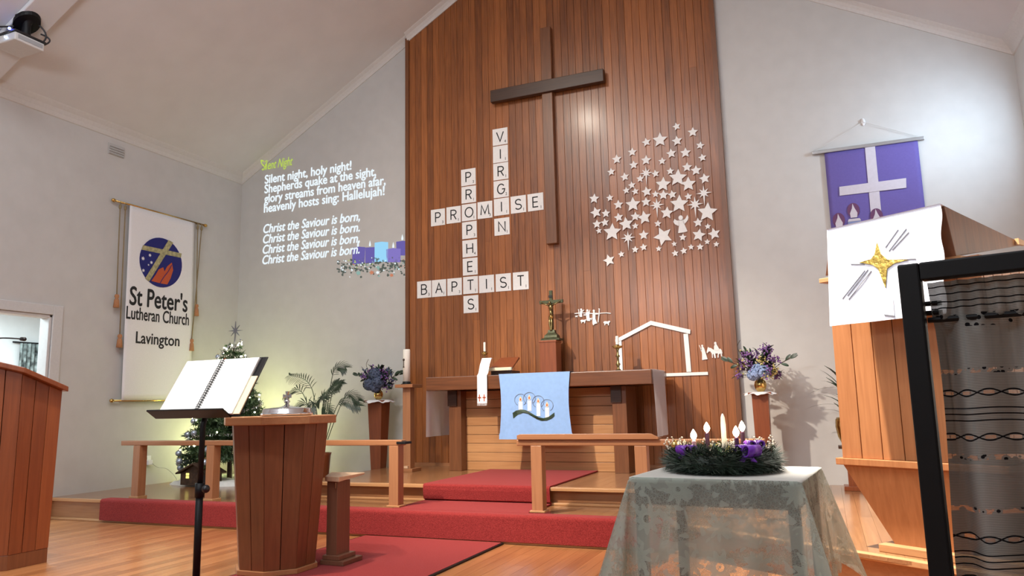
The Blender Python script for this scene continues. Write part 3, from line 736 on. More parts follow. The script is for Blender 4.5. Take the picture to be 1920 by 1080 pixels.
ZP, ZB = [3.344, 3.35, 3.357, 3.361, 3.373, 3.375, 3.376], 2.458
for k, c in enumerate('VIRGIN'):
    tile(c, VX, VZ[k], f'white letter tile {c}, {ORD[k]} from the top in the column spelling VIRGIN')
for k, c in enumerate('PROPHETS'):
    tile(c, QX+0.0015*k-0.005, QZ[k], f'white letter tile {c}, {ORD[k]} from the top in the column spelling PROPHETS')
for k, (c, x) in enumerate(zip('PROMISE', (-4.253, -4.037, None, -3.614, None, -3.179, -2.962))):
    if x is not None: tile(c, x, ZP[k], f'white letter tile {c}, {ORD[k]} along the row spelling PROMISE')
for k, (c, x) in enumerate(zip('BAPTIST', (-4.452, -4.246, -4.034, None, -3.610, -3.393, -3.173))):
    if x is not None: tile(c, x, ZB, f'white letter tile {c}, {ORD[k]} along the row spelling BAPTIST')

# ------------------------------------------------------------------ paper stars
STARS = [(-1.282, 4.016, .044), (-1.112, 3.923, .055), (-1.623, 3.89, .049), (-1.471, 3.892, .081), (-1.286, 3.85, .057), (-1.043, 3.761, .043), (-1.787, 3.801, .05), (-1.357, 3.718, .054), (-1.203, 3.703, .057), (-1.027, 3.62, .043), (-1.968, 3.745, .055), (-1.637, 3.684, .056), (-1.46, 3.646, .042), (-1.778, 3.649, .049), (-2.037, 3.606, .045), (-1.885, 3.527, .049), (-1.196, 3.539, .053), (-1.103, 3.489, .056), (-1.378, 3.519, .041), (-1.54, 3.514, .043), (-1.714, 3.482, .042), (-1.644, 3.536, .084, 't'), (-1.301, 3.435, .094), (-1.464, 3.383, .081), (-1.193, 3.348, .08), (-1.018, 3.387, .057), (-1.81, 3.42, .042), (-1.875, 3.368, .04), (-1.774, 3.343, .04), (-1.648, 3.324, .057), (-1.553, 3.284, .04), (-1.467, 3.264, .055), (-1.371, 3.255, .048), (-1.201, 3.211, .041), (-1.036, 3.228, .089, 't'), (-2.249, 3.323, .057), (-2.066, 3.308, .041), (-1.973, 3.217, .054), (-1.808, 3.2, .082), (-1.661, 3.208, .052), (-1.545, 3.16, .089, 't'), (-1.303, 3.143, .097), (-1.136, 3.117, .094, 't'), (-1.012, 3.015, .103), (-2.234, 3.159, .064), (-2.121, 3.135, .049), (-1.976, 3.072, .052), (-1.789, 3.06, .052), (-1.688, 3.036, .076), (-1.44, 3.059, .068), (-2.229, 3.025, .051), (-2.136, 3.032, .047), (-1.895, 2.987, .078), (-1.793, 2.953, .038), (-1.544, 2.95, .039), (-1.116, 2.914, .05), (-1.017, 2.86, .033), (-2.209, 2.945, .035), (-2.057, 2.913, .099), (-1.88, 2.829, .09, 't'), (-1.706, 2.843, .055), (-1.495, 2.807, .102), (-1.285, 2.77, .04), (-1.116, 2.777, .07), (-0.956, 2.773, .063), (-1.38, 2.708, .03), (-1.033, 2.695, .031), (-0.942, 2.659, .031), (-1.807, 2.689, .039), (-1.713, 2.705, .041), (-1.55, 2.673, .032), (-1.376, 2.605, .037), (-1.283, 2.621, .037), (-1.204, 2.655, .032), (-1.11, 2.647, .038), (-1.965, 2.653, .036), (-2.107, 2.598, .066)]
TILT = {61: 22, 63: -14, 76: 14, 64: 10, 2: 8, 0: 12, 5: -14, 49: -8, 44: 12}
order = sorted(range(len(STARS)), key=lambda i: -STARS[i][1])
names = {}
five = [i for i in order if len(STARS[i]) == 3]
rows = [five[i:i+6] for i in range(0, len(five), 6)]
for rI, row in enumerate(rows):
    for cI, i in enumerate(sorted(row, key=lambda i: STARS[i][0])):
        sz = 'large' if STARS[i][2] > 0.07 else ('medium' if STARS[i][2] > 0.047 else 'small')
        names[i] = f'{sz} five-pointed white star, {ORD[cI]} from the left in the {ORD[rI]} row down'
eight = sorted([i for i in order if len(STARS[i]) == 4], key=lambda i: STARS[i][0])
for k, i in enumerate(eight): names[i] = f'white eight-pointed star with long tail, {ORD[k]} of its kind counted from the left'
def star_poly(n, r, ri, rot, tail=1.0):
    pts = []
    for k in range(2*n):
        a = PI/2 + rot + PI*k/n
        q = r if k % 2 == 0 else ri
        if tail != 1.0 and k % 2 == 0:
            q = r*tail if k == n else (r*0.80 if (k//2) % 2 else r)
        pts.append((q*math.cos(a), q*math.sin(a)))
    return pts
for i, s_ in enumerate(STARS):
    x, z, r = s_[:3]; ex = 0.95
    y1 = 7.9515 - 0.0012*(i % 5)
    mb = MB()
    if len(s_) == 4: poly = star_poly(8, r*0.93, r*0.30, 0, 1.75)
    else: poly = star_poly(5, r*1.06, r*0.50, R(TILT.get(i, random.uniform(-7, 7))))
    n_ = len(poly)
    # folded points rise a little towards the middle
    mb.xz(poly, y1-0.014, y1-0.010)
    mb.xz([(a*0.3, b*0.3) for a, b in poly], y1-0.010, y1)
    o = bpy.data.objects.new('tmp', None); bpy.data.objects.remove(o)
    ob = mb.build('paper_star', 'card'); ob.location = (x, 0, z)
    tag(ob, names[i], 'star', 'white paper stars on the panelled wall')
def cutout(name, polys, label, cat, group=None, y1=7.951, th=0.012):
    mb = MB()
    for p in polys: mb.xz(p, y1-th, y1)
    return tag(mb.build(name, 'card'), label, cat, group)
def ell(cx, cz, rx, rz, n=14): return [(cx+rx*math.cos(2*PI*k/n), cz+rz*math.sin(2*PI*k/n)) for k in range(n)]
def A5(pts): return [(-1.296+(x-685)*0.00172, 2.918-(y-728)*0.00172) for x, y in pts]
cutout('paper_angel', [A5([(671, 700), (678, 705), (692, 705), (699, 700), (705, 728), (712, 748), (722, 778), (700, 783), (664, 783), (668, 758), (672, 735)]),
    A5([(672, 704), (660, 702), (646, 690), (638, 708), (646, 724), (662, 735), (674, 738)]), A5([(698, 704), (712, 698), (728, 672), (733, 690), (727, 708), (712, 725), (702, 728)]),
    [( -1.296+(685-685)*.00172+0.024*math.cos(2*PI*k/12), 2.918+(728-687)*.00172+0.027*math.sin(2*PI*k/12)) for k in range(12)]], 'white paper angel among the stars on the panelled wall', 'angel cutout')
# shepherds and sheep: outline points
def SH(pts): return [(-2.534+(1000+x/4.8-1076)*0.00612, 2.048-(520+y/4.8-585)*0.0062-(1000+x/4.8-1076)*0.0004) for x, y in pts]
cutout('paper_hillside', [SH([(366, 322), (400, 318), (440, 316), (500, 320), (560, 322), (620, 318), (660, 316), (695, 321), (693, 327), (655, 322), (620, 324), (560, 329), (500, 327), (440, 322), (400, 325), (368, 329)])], 'thin white paper hill line behind the shepherds', 'hillside cutout', y1=7.951)
G_ = 'white paper shepherds on the panelled wall'
cutout('paper_shepherd', [SH([(414, 355), (418, 320), (420, 305), (427, 298), (438, 300), (442, 310), (436, 322), (437, 354)]), SH(ell(430, 291, 9, 10)), SH([(436, 300), (456, 291), (458, 296), (440, 308)]), SH([(408, 350), (404, 296), (400, 288), (405, 286), (410, 294), (412, 350)])], 'white paper shepherd with outstretched arm, upper left of three', 'shepherd cutout', G_, 7.950)
cutout('paper_shepherd', [SH([(478, 388), (474, 350), (472, 322), (478, 306), (496, 304), (504, 320), (502, 352), (508, 390)]), SH(ell(486, 300, 10, 11)), SH([(500, 314), (508, 292), (512, 294), (506, 322)])], 'white paper shepherd standing in the middle of the three', 'shepherd cutout', G_, 7.949)
cutout('paper_shepherd', [SH([(528, 412), (530, 360), (532, 322), (540, 308), (552, 312), (558, 330), (556, 370), (570, 410), (545, 416), (540, 426), (532, 424)]), SH(ell(544, 302, 10, 11)), SH([(552, 318), (588, 322), (590, 332), (556, 334)]), SH([(576, 400), (586, 330), (590, 290), (586, 284), (592, 280), (600, 286), (597, 294), (594, 332), (582, 402)])], 'largest white paper shepherd holding a crook, lower right of three', 'shepherd cutout', G_, 7.948)
def sheep(x, y, s, label, yy):
    b = [(-1, -0.35), (-0.6, -0.55), (0.5, -0.5), (0.85, -0.72), (1.15, -0.62), (1.2, -0.35), (0.95, -0.2), (0.75, 0.1), (0.65, 0.75), (0.45, 0.75), (0.4, 0.25), (-0.4, 0.25), (-0.5, 0.75), (-0.72, 0.75), (-0.75, 0.1), (-1.05, 0.0)]
    cutout('paper_sheep', [SH([(x+a*s, y+c*abs(s)) for a, c in b])], label, 'sheep cutout', 'white paper sheep on the panelled wall', yy)
sheep(384, 350, 12, 'tiny white paper sheep at the far left of the flock', 7.9505)
sheep(444, 392, 24, 'white paper sheep in front of the middle shepherd', 7.9500)
sheep(654, 406, 27, 'white paper sheep standing alone right of the shepherds', 7.9500)
sheep(460, 338, 11, 'small white paper sheep between the two left shepherds', 7.9512)
sheep(510, 372, 14, 'white paper sheep between the middle and lower right shepherds', 7.9512)
# stable outline in white strips
sb = thing('paper_stable', 'white strip outline of a stable with pitched roof on the panelled wall', 'stable cutout', (-1.66, 7.95, 1.31))
def ST(name, poly): MB().xz(poly, 7.938, 7.951).build(name, 'card', sb)
ST('post', [(-2.058, 1.35), (-2.008, 1.35), (-2.008, 1.735), (-2.058, 1.735)])
ST('post', [(-1.328, 1.335), (-1.280, 1.335), (-1.290, 1.735), (-1.338, 1.735)])
MB().xz([(-2.075, 1.715), (-1.676, 1.895), (-1.676, 1.85), (-2.01, 1.70), (-2.075, 1.69)], 7.932, 7.944).build('roof_strip', 'card', sb)
MB().xz([(-1.676, 1.895), (-1.262, 1.775), (-1.268, 1.730), (-1.676, 1.85)], 7.932, 7.944).build('roof_strip', 'card', sb)
ST('ground_strip', [(-2.06, 1.297), (-1.11, 1.297), (-1.11, 1.329), (-2.06, 1.329)])
def MJ(pts): return [(-1.18+(1000+x/4.8-1311)*0.0051, 1.609-(520+y/4.8-647)*0.0056) for x, y in pts]
cutout('paper_joseph', [MJ([(1510, 744), (1513, 690), (1508, 650), (1512, 625), (1526, 622), (1536, 640), (1548, 680), (1563, 738)]), MJ(ell(1519, 617, 9, 10)), MJ([(1505, 665), (1496, 630), (1488, 612), (1493, 608), (1501, 628), (1510, 662)]), MJ([(1500, 650), (1512, 640), (1514, 652), (1502, 662)])], 'white paper robed man with a staff leading the donkey', 'figure cutout')
cutout('paper_donkey', [MJ([(1570, 640), (1575, 628), (1580, 636), (1600, 640), (1622, 655), (1660, 660), (1690, 650), (1702, 665), (1708, 695), (1700, 690), (1702, 722), (1694, 720), (1688, 690), (1672, 700), (1668, 728), (1658, 728), (1664, 692), (1640, 690), (1642, 732), (1630, 730), (1622, 692), (1614, 700), (1614, 728), (1606, 728), (1606, 690), (1592, 668), (1576, 672), (1566, 684), (1556, 680), (1562, 662)])], 'white paper donkey carrying a rider beneath the stars', 'donkey cutout', y1=7.951)
cutout('paper_rider', [MJ([(1630, 660), (1632, 628), (1640, 610), (1656, 608), (1668, 630), (1682, 656), (1660, 664)]), MJ(ell(1646, 600, 11, 13))], 'white paper veiled woman seated on the donkey', 'figure cutout', y1=7.948)

# ------------------------------------------------------------------ projected hymn on the wall: emissive meshes stand in for the projector's light
ps = thing('projected_slide', 'projected hymn words and advent candles as glowing shapes on the wall left of the panelling', 'projection', (-5.9, 7.995, 2.65))
def ST_(x0, z0):
    # the heading falls partly on the sloping cornice: lay it on the cornice face
    def to(a, b, c):
        x, z = x0+a, z0+b
        d = min(z-ceil_z(x), -0.004); y = 0.0
        if d > -0.085:
            pr = cv[1:6]
            for (a0, b0_), (a1, b1_) in zip(pr, pr[1:]):
                if b0_ <= d <= b1_: y = a0+(a1-a0)*(d-b0_)/(b1_-b0_)
        return (x, 7.997-y-0.004-c*0.3, min(z, ceil_z(x)-0.006))
    return to
def SW(x0, z0): return lambda a, b, c: (x0+a, 7.9975-c*0.3, z0+b)
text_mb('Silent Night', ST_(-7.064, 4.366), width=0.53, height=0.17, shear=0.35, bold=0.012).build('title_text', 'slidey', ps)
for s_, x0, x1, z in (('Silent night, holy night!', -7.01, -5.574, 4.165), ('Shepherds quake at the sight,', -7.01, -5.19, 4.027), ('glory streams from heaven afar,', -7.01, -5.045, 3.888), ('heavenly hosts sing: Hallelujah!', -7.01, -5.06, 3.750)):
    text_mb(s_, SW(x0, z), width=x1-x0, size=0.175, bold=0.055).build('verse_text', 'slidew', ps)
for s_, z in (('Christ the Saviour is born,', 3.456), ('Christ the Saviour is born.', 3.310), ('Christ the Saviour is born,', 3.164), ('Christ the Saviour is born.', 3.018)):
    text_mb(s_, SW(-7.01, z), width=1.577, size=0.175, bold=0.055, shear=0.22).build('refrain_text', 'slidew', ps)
def SP(cx, cy):
    px, py = 440+cx/3.375, 240+cy/3.375
    return (-5.781+(px-630)*0.00801, 2.835-(px-630)*0.00073+(505-py)*0.0065)
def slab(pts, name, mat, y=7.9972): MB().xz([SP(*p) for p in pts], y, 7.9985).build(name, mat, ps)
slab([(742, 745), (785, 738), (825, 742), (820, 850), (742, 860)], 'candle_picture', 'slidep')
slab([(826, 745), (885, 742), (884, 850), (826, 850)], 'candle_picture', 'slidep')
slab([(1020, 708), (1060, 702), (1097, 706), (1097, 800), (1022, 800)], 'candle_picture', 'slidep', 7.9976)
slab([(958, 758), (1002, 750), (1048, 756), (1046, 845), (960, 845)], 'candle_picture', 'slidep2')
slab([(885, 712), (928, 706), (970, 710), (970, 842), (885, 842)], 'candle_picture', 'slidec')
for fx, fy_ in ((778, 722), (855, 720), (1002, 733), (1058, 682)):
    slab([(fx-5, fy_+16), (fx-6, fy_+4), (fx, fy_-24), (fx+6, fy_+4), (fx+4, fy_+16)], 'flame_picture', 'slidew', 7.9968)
rs = random.Random(3)
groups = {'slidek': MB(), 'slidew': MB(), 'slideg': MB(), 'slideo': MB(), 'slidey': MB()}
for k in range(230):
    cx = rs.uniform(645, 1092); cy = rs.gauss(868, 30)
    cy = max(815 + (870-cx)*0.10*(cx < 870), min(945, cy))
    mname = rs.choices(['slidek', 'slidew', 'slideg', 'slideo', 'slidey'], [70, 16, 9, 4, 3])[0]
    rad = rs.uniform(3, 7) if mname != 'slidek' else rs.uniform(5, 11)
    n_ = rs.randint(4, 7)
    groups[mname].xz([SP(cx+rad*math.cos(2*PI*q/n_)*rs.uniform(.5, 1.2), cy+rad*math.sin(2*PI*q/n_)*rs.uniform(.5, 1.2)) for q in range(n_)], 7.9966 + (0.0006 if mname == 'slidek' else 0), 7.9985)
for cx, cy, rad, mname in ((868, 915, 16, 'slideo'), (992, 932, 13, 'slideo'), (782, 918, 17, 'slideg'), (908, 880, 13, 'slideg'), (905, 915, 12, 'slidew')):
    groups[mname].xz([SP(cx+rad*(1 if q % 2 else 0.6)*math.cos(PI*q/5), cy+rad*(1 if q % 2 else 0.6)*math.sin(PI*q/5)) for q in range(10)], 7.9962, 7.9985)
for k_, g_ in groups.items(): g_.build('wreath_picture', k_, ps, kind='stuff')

# ------------------------------------------------------------------ church banner on the left wall
bn = thing('church_banner', 'tall white cloth church banner with a round emblem on the left wall', 'banner', (XL+0.03, 6.63, 1.17))
BX = XL+0.045
def bw(y, z): return BX + 0.010*math.sin((y-6.1)*9) * (3.45-z)/2.3 + 0.012*(3.45-z)/2.3
def bpt(u, v):
    y0 = 6.145 + 0.02*v; y1 = 7.125+0.05*v; y = y0+(y1-y0)*u; z = 3.455-2.27*v
    return (bw(y, z), y, z)
MB().grid(bpt, 24, 30).build('cloth', 'white', bn, smooth=True, thick=0.004)
def rod(y0, y1, z, nm):
    mb = MB().tube([(BX-0.005, y0, z), (BX-0.005, y1, z)], 0.011, 10)
    for y in (y0, y1): mb.ball((BX-0.005, y, z), 0.022, 10, 8, (1, 1.3, 1))
    mb.tube([(XL, y0+0.12, z), (BX, y0+0.12, z)], 0.008, 8).tube([(XL, y1-0.12, z), (BX, y1-0.12, z)], 0.008, 8)
    mb.build(nm, 'brass', bn, smooth=True)
rod(5.93, 7.315, 3.462, 'top_rod'); rod(6.06, 7.22, 1.182, 'bottom_rod')
def btext(s_, y0, y1, z, nm, bold, size):
    text_mb(s_, lambda a, b, c: (bw(y0+a, z+b)+0.0035+c*0.5, y0+a, z+b), width=y1-y0, size=size, bold=bold).build(nm, 'ink', bn)
btext("St Peter's", 6.205, 7.055, 2.285, 'lettering', 0.042, 0.31)
btext('Lutheran Church', 6.17, 7.09, 2.118, 'lettering', 0.036, 0.21)
btext('Lavington', 6.315, 6.95, 1.845, 'lettering', 0.036, 0.195)
def disc(cy, cz, ry, rz, n=40): return [(cy+ry*math.cos(2*PI*k/n), cz+rz*math.sin(2*PI*k/n)) for k in range(n)]
def bflat(pts, nm, mat, off):
    n = len(pts); mb = MB()
    mb.add([(bw(6.63, 2.85)+off, a, b) for a, b in pts] + [(bw(6.63, 2.85)+off-0.003, a, b) for a, b in pts], [tuple(range(n)), tuple(range(n, 2*n))[::-1]] + [(i, (i+1) % n, n+(i+1) % n, n+i) for i in range(n)])
    return mb.build(nm, mat, bn)
EY, EZ = 6.627, 2.848
em = bflat(disc(EY, EZ, 0.318, 0.305), 'emblem', 'navy', 0.009)
def be(px, py): # emblem picture point -> banner
    return (EY+(px-303)*0.00328, EZ-((py-356)-0.2*(px-303))*0.00268)
for pts, nm, mat, off in (
    ([(218, 278), (395, 312), (392, 333), (212, 298)], 'emblem_cross_bar', 'goldtape', 0.012),
    ([(330, 250), (352, 262), (252, 442), (234, 428)], 'emblem_cross_shaft', 'goldtape', 0.0135),
    ([(262, 440), (280, 412), (292, 388), (312, 378), (318, 398), (330, 374), (350, 356), (358, 392), (348, 430), (334, 458), (302, 452)], 'emblem_flame', 'orange', 0.012)):
    bflat([be(*p) for p in pts], nm, mat, off)
MB().tube([(bw(6.63, 2.85)+0.0135, *be(*p)) for p in ((300, 452), (312, 430), (322, 415), (334, 400), (350, 368))], 0.004, 5).build('emblem_flame_line', 'navy', bn)
for px, py, r_s in ((221, 338, 8), (250, 323, 7), (258, 356, 7), (246, 367, 4), (225, 392, 7)):
    c = be(px, py); bflat([(c[0]+r_s*0.0033*(1 if k % 2 == 0 else 0.45)*math.sin(PI*k/7), c[1]+r_s*0.0031*(1 if k % 2 == 0 else 0.45)*math.cos(PI*k/7)) for k in range(14)], 'emblem_star', 'white', 0.012)
for y, z0, yb_ in ((6.005, 2.23, 6.03), (6.075, 1.78, 6.10), (7.17, 2.25, 7.205), (7.235, 1.80, 7.15)):
    tc_ = MB().tube([(BX+0.012, y, 3.46), (BX+0.012, y, 3.42), (BX+0.012, (y+yb_)/2, (3.4+z0)/2), (BX+0.012, yb_, z0+0.14)], 0.0065, 6).ball((BX+0.012, y, 3.40), 0.016, 8, 6, (1, 1, 2)).build('cord', 'cordm', bn, smooth=True)
    MB().lathe([(0.008, 0.15), (0.022, 0.145), (0.026, 0.12), (0.016, 0.105), (0.026, 0.085), (0.034, 0.0), (0.03, -0.002)], (BX+0.014, yb_, z0), 12).build('tassel', 'tassel', tc_, smooth=True)
vt = thing('wall_vent', 'small pale louvred air vent high on the left wall', 'vent', (XL+0.005, 5.95, 4.03))
MB().box(XL, XL+0.008, 5.845, 6.06, 4.005, 4.135).build('frame', 'vent', vt)
q = MB()
for k in range(4): q.hexa([(XL+0.004, 5.855, 4.014+k*0.029), (XL+0.004, 6.05, 4.014+k*0.029), (XL+0.004, 6.05, 4.030+k*0.029), (XL+0.004, 5.855, 4.030+k*0.029), (XL+0.024, 5.855, 4.010+k*0.029), (XL+0.024, 6.05, 4.010+k*0.029), (XL+0.010, 6.05, 4.034+k*0.029), (XL+0.010, 5.855, 4.034+k*0.029)])
q.build('louvre_slats', 'vent', vt)

# ------------------------------------------------------------------ purple advent banner
pb = thing('advent_banner', 'purple cloth banner with a white cross hanging on the right white wall', 'banner', (0.57, 7.98, 2.3))
MB().grid(lambda u, v: (0.178+0.842*u, 7.975-0.006*math.sin(u*7)*v, 3.505-1.25*v), 20, 20).build('cloth', 'purple', pb, smooth=True, thick=0.004)
MB().box(0.064, 1.078, 7.955, 7.985, 3.495, 3.528).build('top_rail', 'alu', pb, bevel=0.004)
hk = MB().tube([(0.562, 8.0, 3.77), (0.562, 7.975, 3.765), (0.562, 7.968, 3.79)], 0.007, 8).ball((0.562, 7.992, 3.77), 0.020, 10, 8, (1, 0.6, 2.0)).build('wall_hook', 'white', pb, smooth=True)
MB().tube([(0.09, 7.972, 3.527), (0.562, 7.972, 3.765), (1.05, 7.972, 3.527)], 0.0022, 5).build('hanging_cord', 'wire', pb)
def pflat(pts, nm, mat, off, par=pb):
    return MB().xz(pts, 7.9675-off-0.002, 7.9675-off+0.002).build(nm, mat, par)
pflat([(0.553, 3.495), (0.644, 3.495), (0.640, 2.55), (0.545, 2.55)], 'cross_upright', 'lilac', 0)
pflat([(0.287, 3.125), (0.886, 3.133), (0.879, 3.036), (0.283, 3.034)], 'cross_bar', 'lilac', 0.004)
for x, z in ((0.255, 2.785), (0.395, 2.87), (0.595, 2.79)):
    rnd = pflat([(x+0.056*math.cos(2*PI*k/24), z+0.075*math.sin(2*PI*k/24)) for k in range(24)], 'flame_patch', 'maroon', 0.004)
    pflat([(x-0.03, z-0.075), (x-0.034, z-0.03), (x-0.012, z+0.02), (x-0.004, z+0.068), (x+0.012, z+0.02), (x+0.034, z-0.03), (x+0.028, z-0.075)], 'flame_shape', 'lilac', 0.008, rnd)
    pflat([(x-0.06, z-0.11), (x+0.06, z-0.11), (x+0.06, z-0.42), (x-0.06, z-0.42)], 'candle_patch', 'bannerblue', 0.004)
    pflat([(x-0.06, z-0.11), (x+0.06, z-0.11), (x+0.05, z-0.085), (x-0.05, z-0.085)], 'candle_rim', 'lilac', 0.006)

# ------------------------------------------------------------------ projector on the ceiling
px_, py_ = -6.62, 4.29
pz_ = ceil_z(px_)-0.052
pj = thing('ceiling_projector', 'white data projector hanging from the sloping ceiling on a black mount', 'projector', (px_, py_, pz_))
MB().box(-6.87, -6.54, 4.14, 4.42, 4.422, 4.500).build('body', 'projw', pj, bevel=0.010)
MB().box(-6.542, -6.536, 4.17, 4.40, 4.445, 4.482).build('side_grille', 'grill', pj)
MB().box(-6.88, -6.53, 4.13, 4.43, 4.500, 4.518).build('mount_tray', 'blackp', pj, bevel=0.004)
MB().lathe([(0.045, 0), (0.04, 0.02), (0.035, 0.14), (0.06, 0.17), (0.10, 0.195)], (px_, py_, 4.515), 20).build('mount_pole', 'black', pj, smooth=True)
mb = MB(); k_ = 0.5635
mb.loft([[(px_+0.11*math.cos(2*PI*i/24), py_+0.11*math.sin(2*PI*i/24), 4.29+SL*(px_-XL+0.11*math.cos(2*PI*i/24))-0.05-h) for i in range(24)] for h in (0.04, 0.0)])
mb.build('ceiling_plate', 'black', pj)
MB().lathe([(0.035, 0), (0.035, 0.03), (0.028, 0.032)], (0, 0, 0), 16).build('lens', 'glass', pj, local=True).location = (-0.10, 0.125, -0.2)
MB().ball((-6.60, 4.125, 4.530), 0.013).build('power_light', 'led', pj)
MB().ball((-6.66, 4.132, 4.462), 0.010).build('status_light', 'ledw', pj)
mb = MB()
for (a, b, c) in (((-6.60, 4.36, 4.70), (-6.50, 4.46, 4.60), (-6.58, 4.42, 4.52)), ((-6.58, 4.40, 4.60), (-6.52, 4.52, 4.58), (-6.56, 4.43, 4.50)), ((-6.66, 4.2, 4.6), (-6.85, 4.1, 4.58), (-7.0, 4.0, 4.60))):
    A, B, Cc = Vector(a), Vector(b), Vector(c)
    mb.tube([tuple(A*(1-t)**2+B*2*t*(1-t)+Cc*t*t) for t in [i/12 for i in range(13)]], 0.008, 6)
mb.build('cables', 'blackp', pj, smooth=True)

# ------------------------------------------------------------------ octagonal furniture
def octo(cx, cy, ap, z, sq=0.4142, rot=0.0, zf=None):
    # the lectern is flat at its far side, the font eight-sided all round
    r = ap/math.cos(PI/8)
    pts = [(cx+r*math.cos(rot+PI/8+k*PI/4), cy+r*math.sin(rot+PI/8+k*PI/4)) for k in range(8)]
    if cy < 4.0: pts[1] = (pts[0][0]-0.12*ap/0.35, pts[0][1]); pts[2] = (pts[3][0]+0.12*ap/0.35, pts[3][1])
    return [(x, y, z if zf is None else zf(x, y)) for x, y in pts]
def octo_boards(mb, cx, cy, ap0, ap1, z0, zf1, per=2, gap=0.004, th=0.018):
    """tapered eight-sided body of upright boards, each an island"""
    b0 = octo(cx, cy, ap0, z0); b1 = octo(cx, cy, ap1, 0, zf=zf1)
    i0 = octo(cx, cy, ap0-th, z0); i1 = octo(cx, cy, ap1-th, 0, zf=zf1)
    L = lambda p, q, t: tuple(p[i]*(1-t)+q[i]*t for i in range(3))
    for k in range(8):
        a, b = k, (k+1) % 8
        for j in range(per):
            t0, t1 = j/per, (j+1)/per
            g = gap/(0.8*ap0)/2
            ta, tb = t0+(g if j > 0 else 0.004), t1-(g if j < per-1 else 0.004)
            mb.hexa([L(b0[a], b0[b], ta), L(b0[a], b0[b], tb), L(i0[a], i0[b], tb), L(i0[a], i0[b], ta),
                     L(b1[a], b1[b], ta), L(b1[a], b1[b], tb), L(i1[a], i1[b], tb), L(i1[a], i1[b], ta)])
# baptismal font
FX, FY = -3.43, 4.13
fo = thing('baptismal_font', 'eight-sided tapered timber baptismal font behind the music stand', 'font', (FX, FY, 0.0))
mb = MB(); octo_boards(mb, FX, FY, 0.235, 0.30, 0.03, lambda x, y: 0.935); mb.build('body', 'furnd', fo, bevel=0.0025)
MB().loft([octo(FX, FY, 0.215, 0.02), octo(FX, FY, 0.278, 0.93)]).build('lining', 'panelback', fo)
MB().loft([octo(FX, FY, 0.25, 0.0), octo(FX, FY, 0.25, 0.03)]).build('plinth', 'furnx', fo, bevel=0.003)
MB().loft([octo(FX, FY, 0.352, 0.935), octo(FX, FY, 0.352, 0.988)]).build('top_slab', 'furnx', fo, bevel=0.005)
fo.location.z += 0.0145
fc = thing('font_cover', 'shiny chrome bowl lid with a cross knob lying on the font', 'lid', (-3.375, FY, 0.988))
fc.location.z += 0.0145
mb = MB(); mb.lathe([(0.155, 0), (0.172, 0.006), (0.172, 0.018), (0.160, 0.024), (0.158, 0.045), (0.150, 0.050), (0.06, 0.060), (0.022, 0.066), (0.016, 0.075), (0.004, 0.076)], (-3.375, FY, 0.988), 40)
mb.build('lid', 'chrome', fc, smooth=True)
mb = MB().lathe([(0.014, 0.07), (0.012, 0.085), (0.02, 0.092), (0.02, 0.10), (0.008, 0.106)], (-3.375, FY, 0.988), 16)
kb = mb.build('knob', 'chrome', fc, smooth=True)
def pattee(cx, cz, s_): # cross with flared arms
    p = []
    for k in range(4):
        a = PI/2*k
        for (u_, v_) in ((0.16, -0.12), (1, -0.42), (1, 0.42), (0.16, 0.12)):
            p.append((cx+s_*(u_*math.cos(a)-v_*math.sin(a)), cz+s_*(u_*math.sin(a)+v_*math.cos(a))))
    return p
MB().xz(pattee(-3.375, 1.12, 0.032), FY-0.005, FY+0.005).build('cross', 'chrome', kb)

# small stand behind the font
sx, sy = -3.14, 4.40
ss = thing('small_stand', 'dark timber pillar stand with a pale sloping top beside the font', 'stand', (sx, sy, 0))
MB().box(sx-0.042, sx+0.042, sy-0.075, sy+0.075, 0.05, 0.555).build('pillar', 'stand', ss, bevel=0.003)
MB().box(sx-0.072, sx+0.115, sy-0.100, sy+0.125, 0.0145, 0.045).box(sx-0.060, sx+0.075, sy-0.092, sy+0.100, 0.045, 0.075).build('stepped_base', 'stand', ss, bevel=0.004)
MB().hexa([(sx-0.052, sy-0.085, 0.556), (sx+0.085, sy-0.12, 0.556), (sx+0.085, sy+0.19, 0.580), (sx-0.20, sy+0.19, 0.580), (sx-0.052, sy-0.085, 0.590), (sx+0.085, sy-0.12, 0.590), (sx+0.085, sy+0.19, 0.592), (sx-0.20, sy+0.19, 0.592)]).build('top_board', 'standtop', ss, bevel=0.004)
MB().box(sx+0.028, sx+0.040, sy-0.088, sy-0.085, 0.51, 0.548).build('catch', 'chrome', ss)

# lectern at the left edge
LX, LY = -5.60, 3.715
ltop = lambda x, y: 1.325 - 0.38*(y-LY)
le = thing('lectern', 'tall reddish timber lectern with a sloping top before the doorway', 'lectern', (LX, LY, 0))
mb = MB(); octo_boards(mb, LX, LY, 0.350, 0.372, 0.10, lambda x, y: ltop(x, y)-0.05, per=3); mb.build('body', 'furn', le, bevel=0.0025)
MB().loft([octo(LX, LY, 0.33, 0.09), octo(LX, LY, 0.352, 0, zf=lambda x, y: ltop(x, y)-0.055)]).build('lining', 'panelback', le)
MB().loft([octo(LX, LY, 0.348, 0.0), octo(LX, LY, 0.348, 0.10)]).build('plinth', 'furnd', le, bevel=0.003)
MB().loft([octo(LX, LY, 0.415, 0, zf=lambda x, y: ltop(x, y)-0.05), octo(LX, LY, 0.415, 0, zf=lambda x, y: ltop(x, y)-0.012)]).build('top_slab', 'furn', le, bevel=0.005)
mc = thing('microphone', 'thin black gooseneck microphone reaching over the lectern', 'microphone', (-5.60, 3.80, 1.30))
gn = [(-5.86, 3.74, 1.312), (-6.06, 3.80, 1.52), (-6.10, 3.86, 1.63), (-6.02, 3.90, 1.655), (-5.76, 3.90, 1.634)]
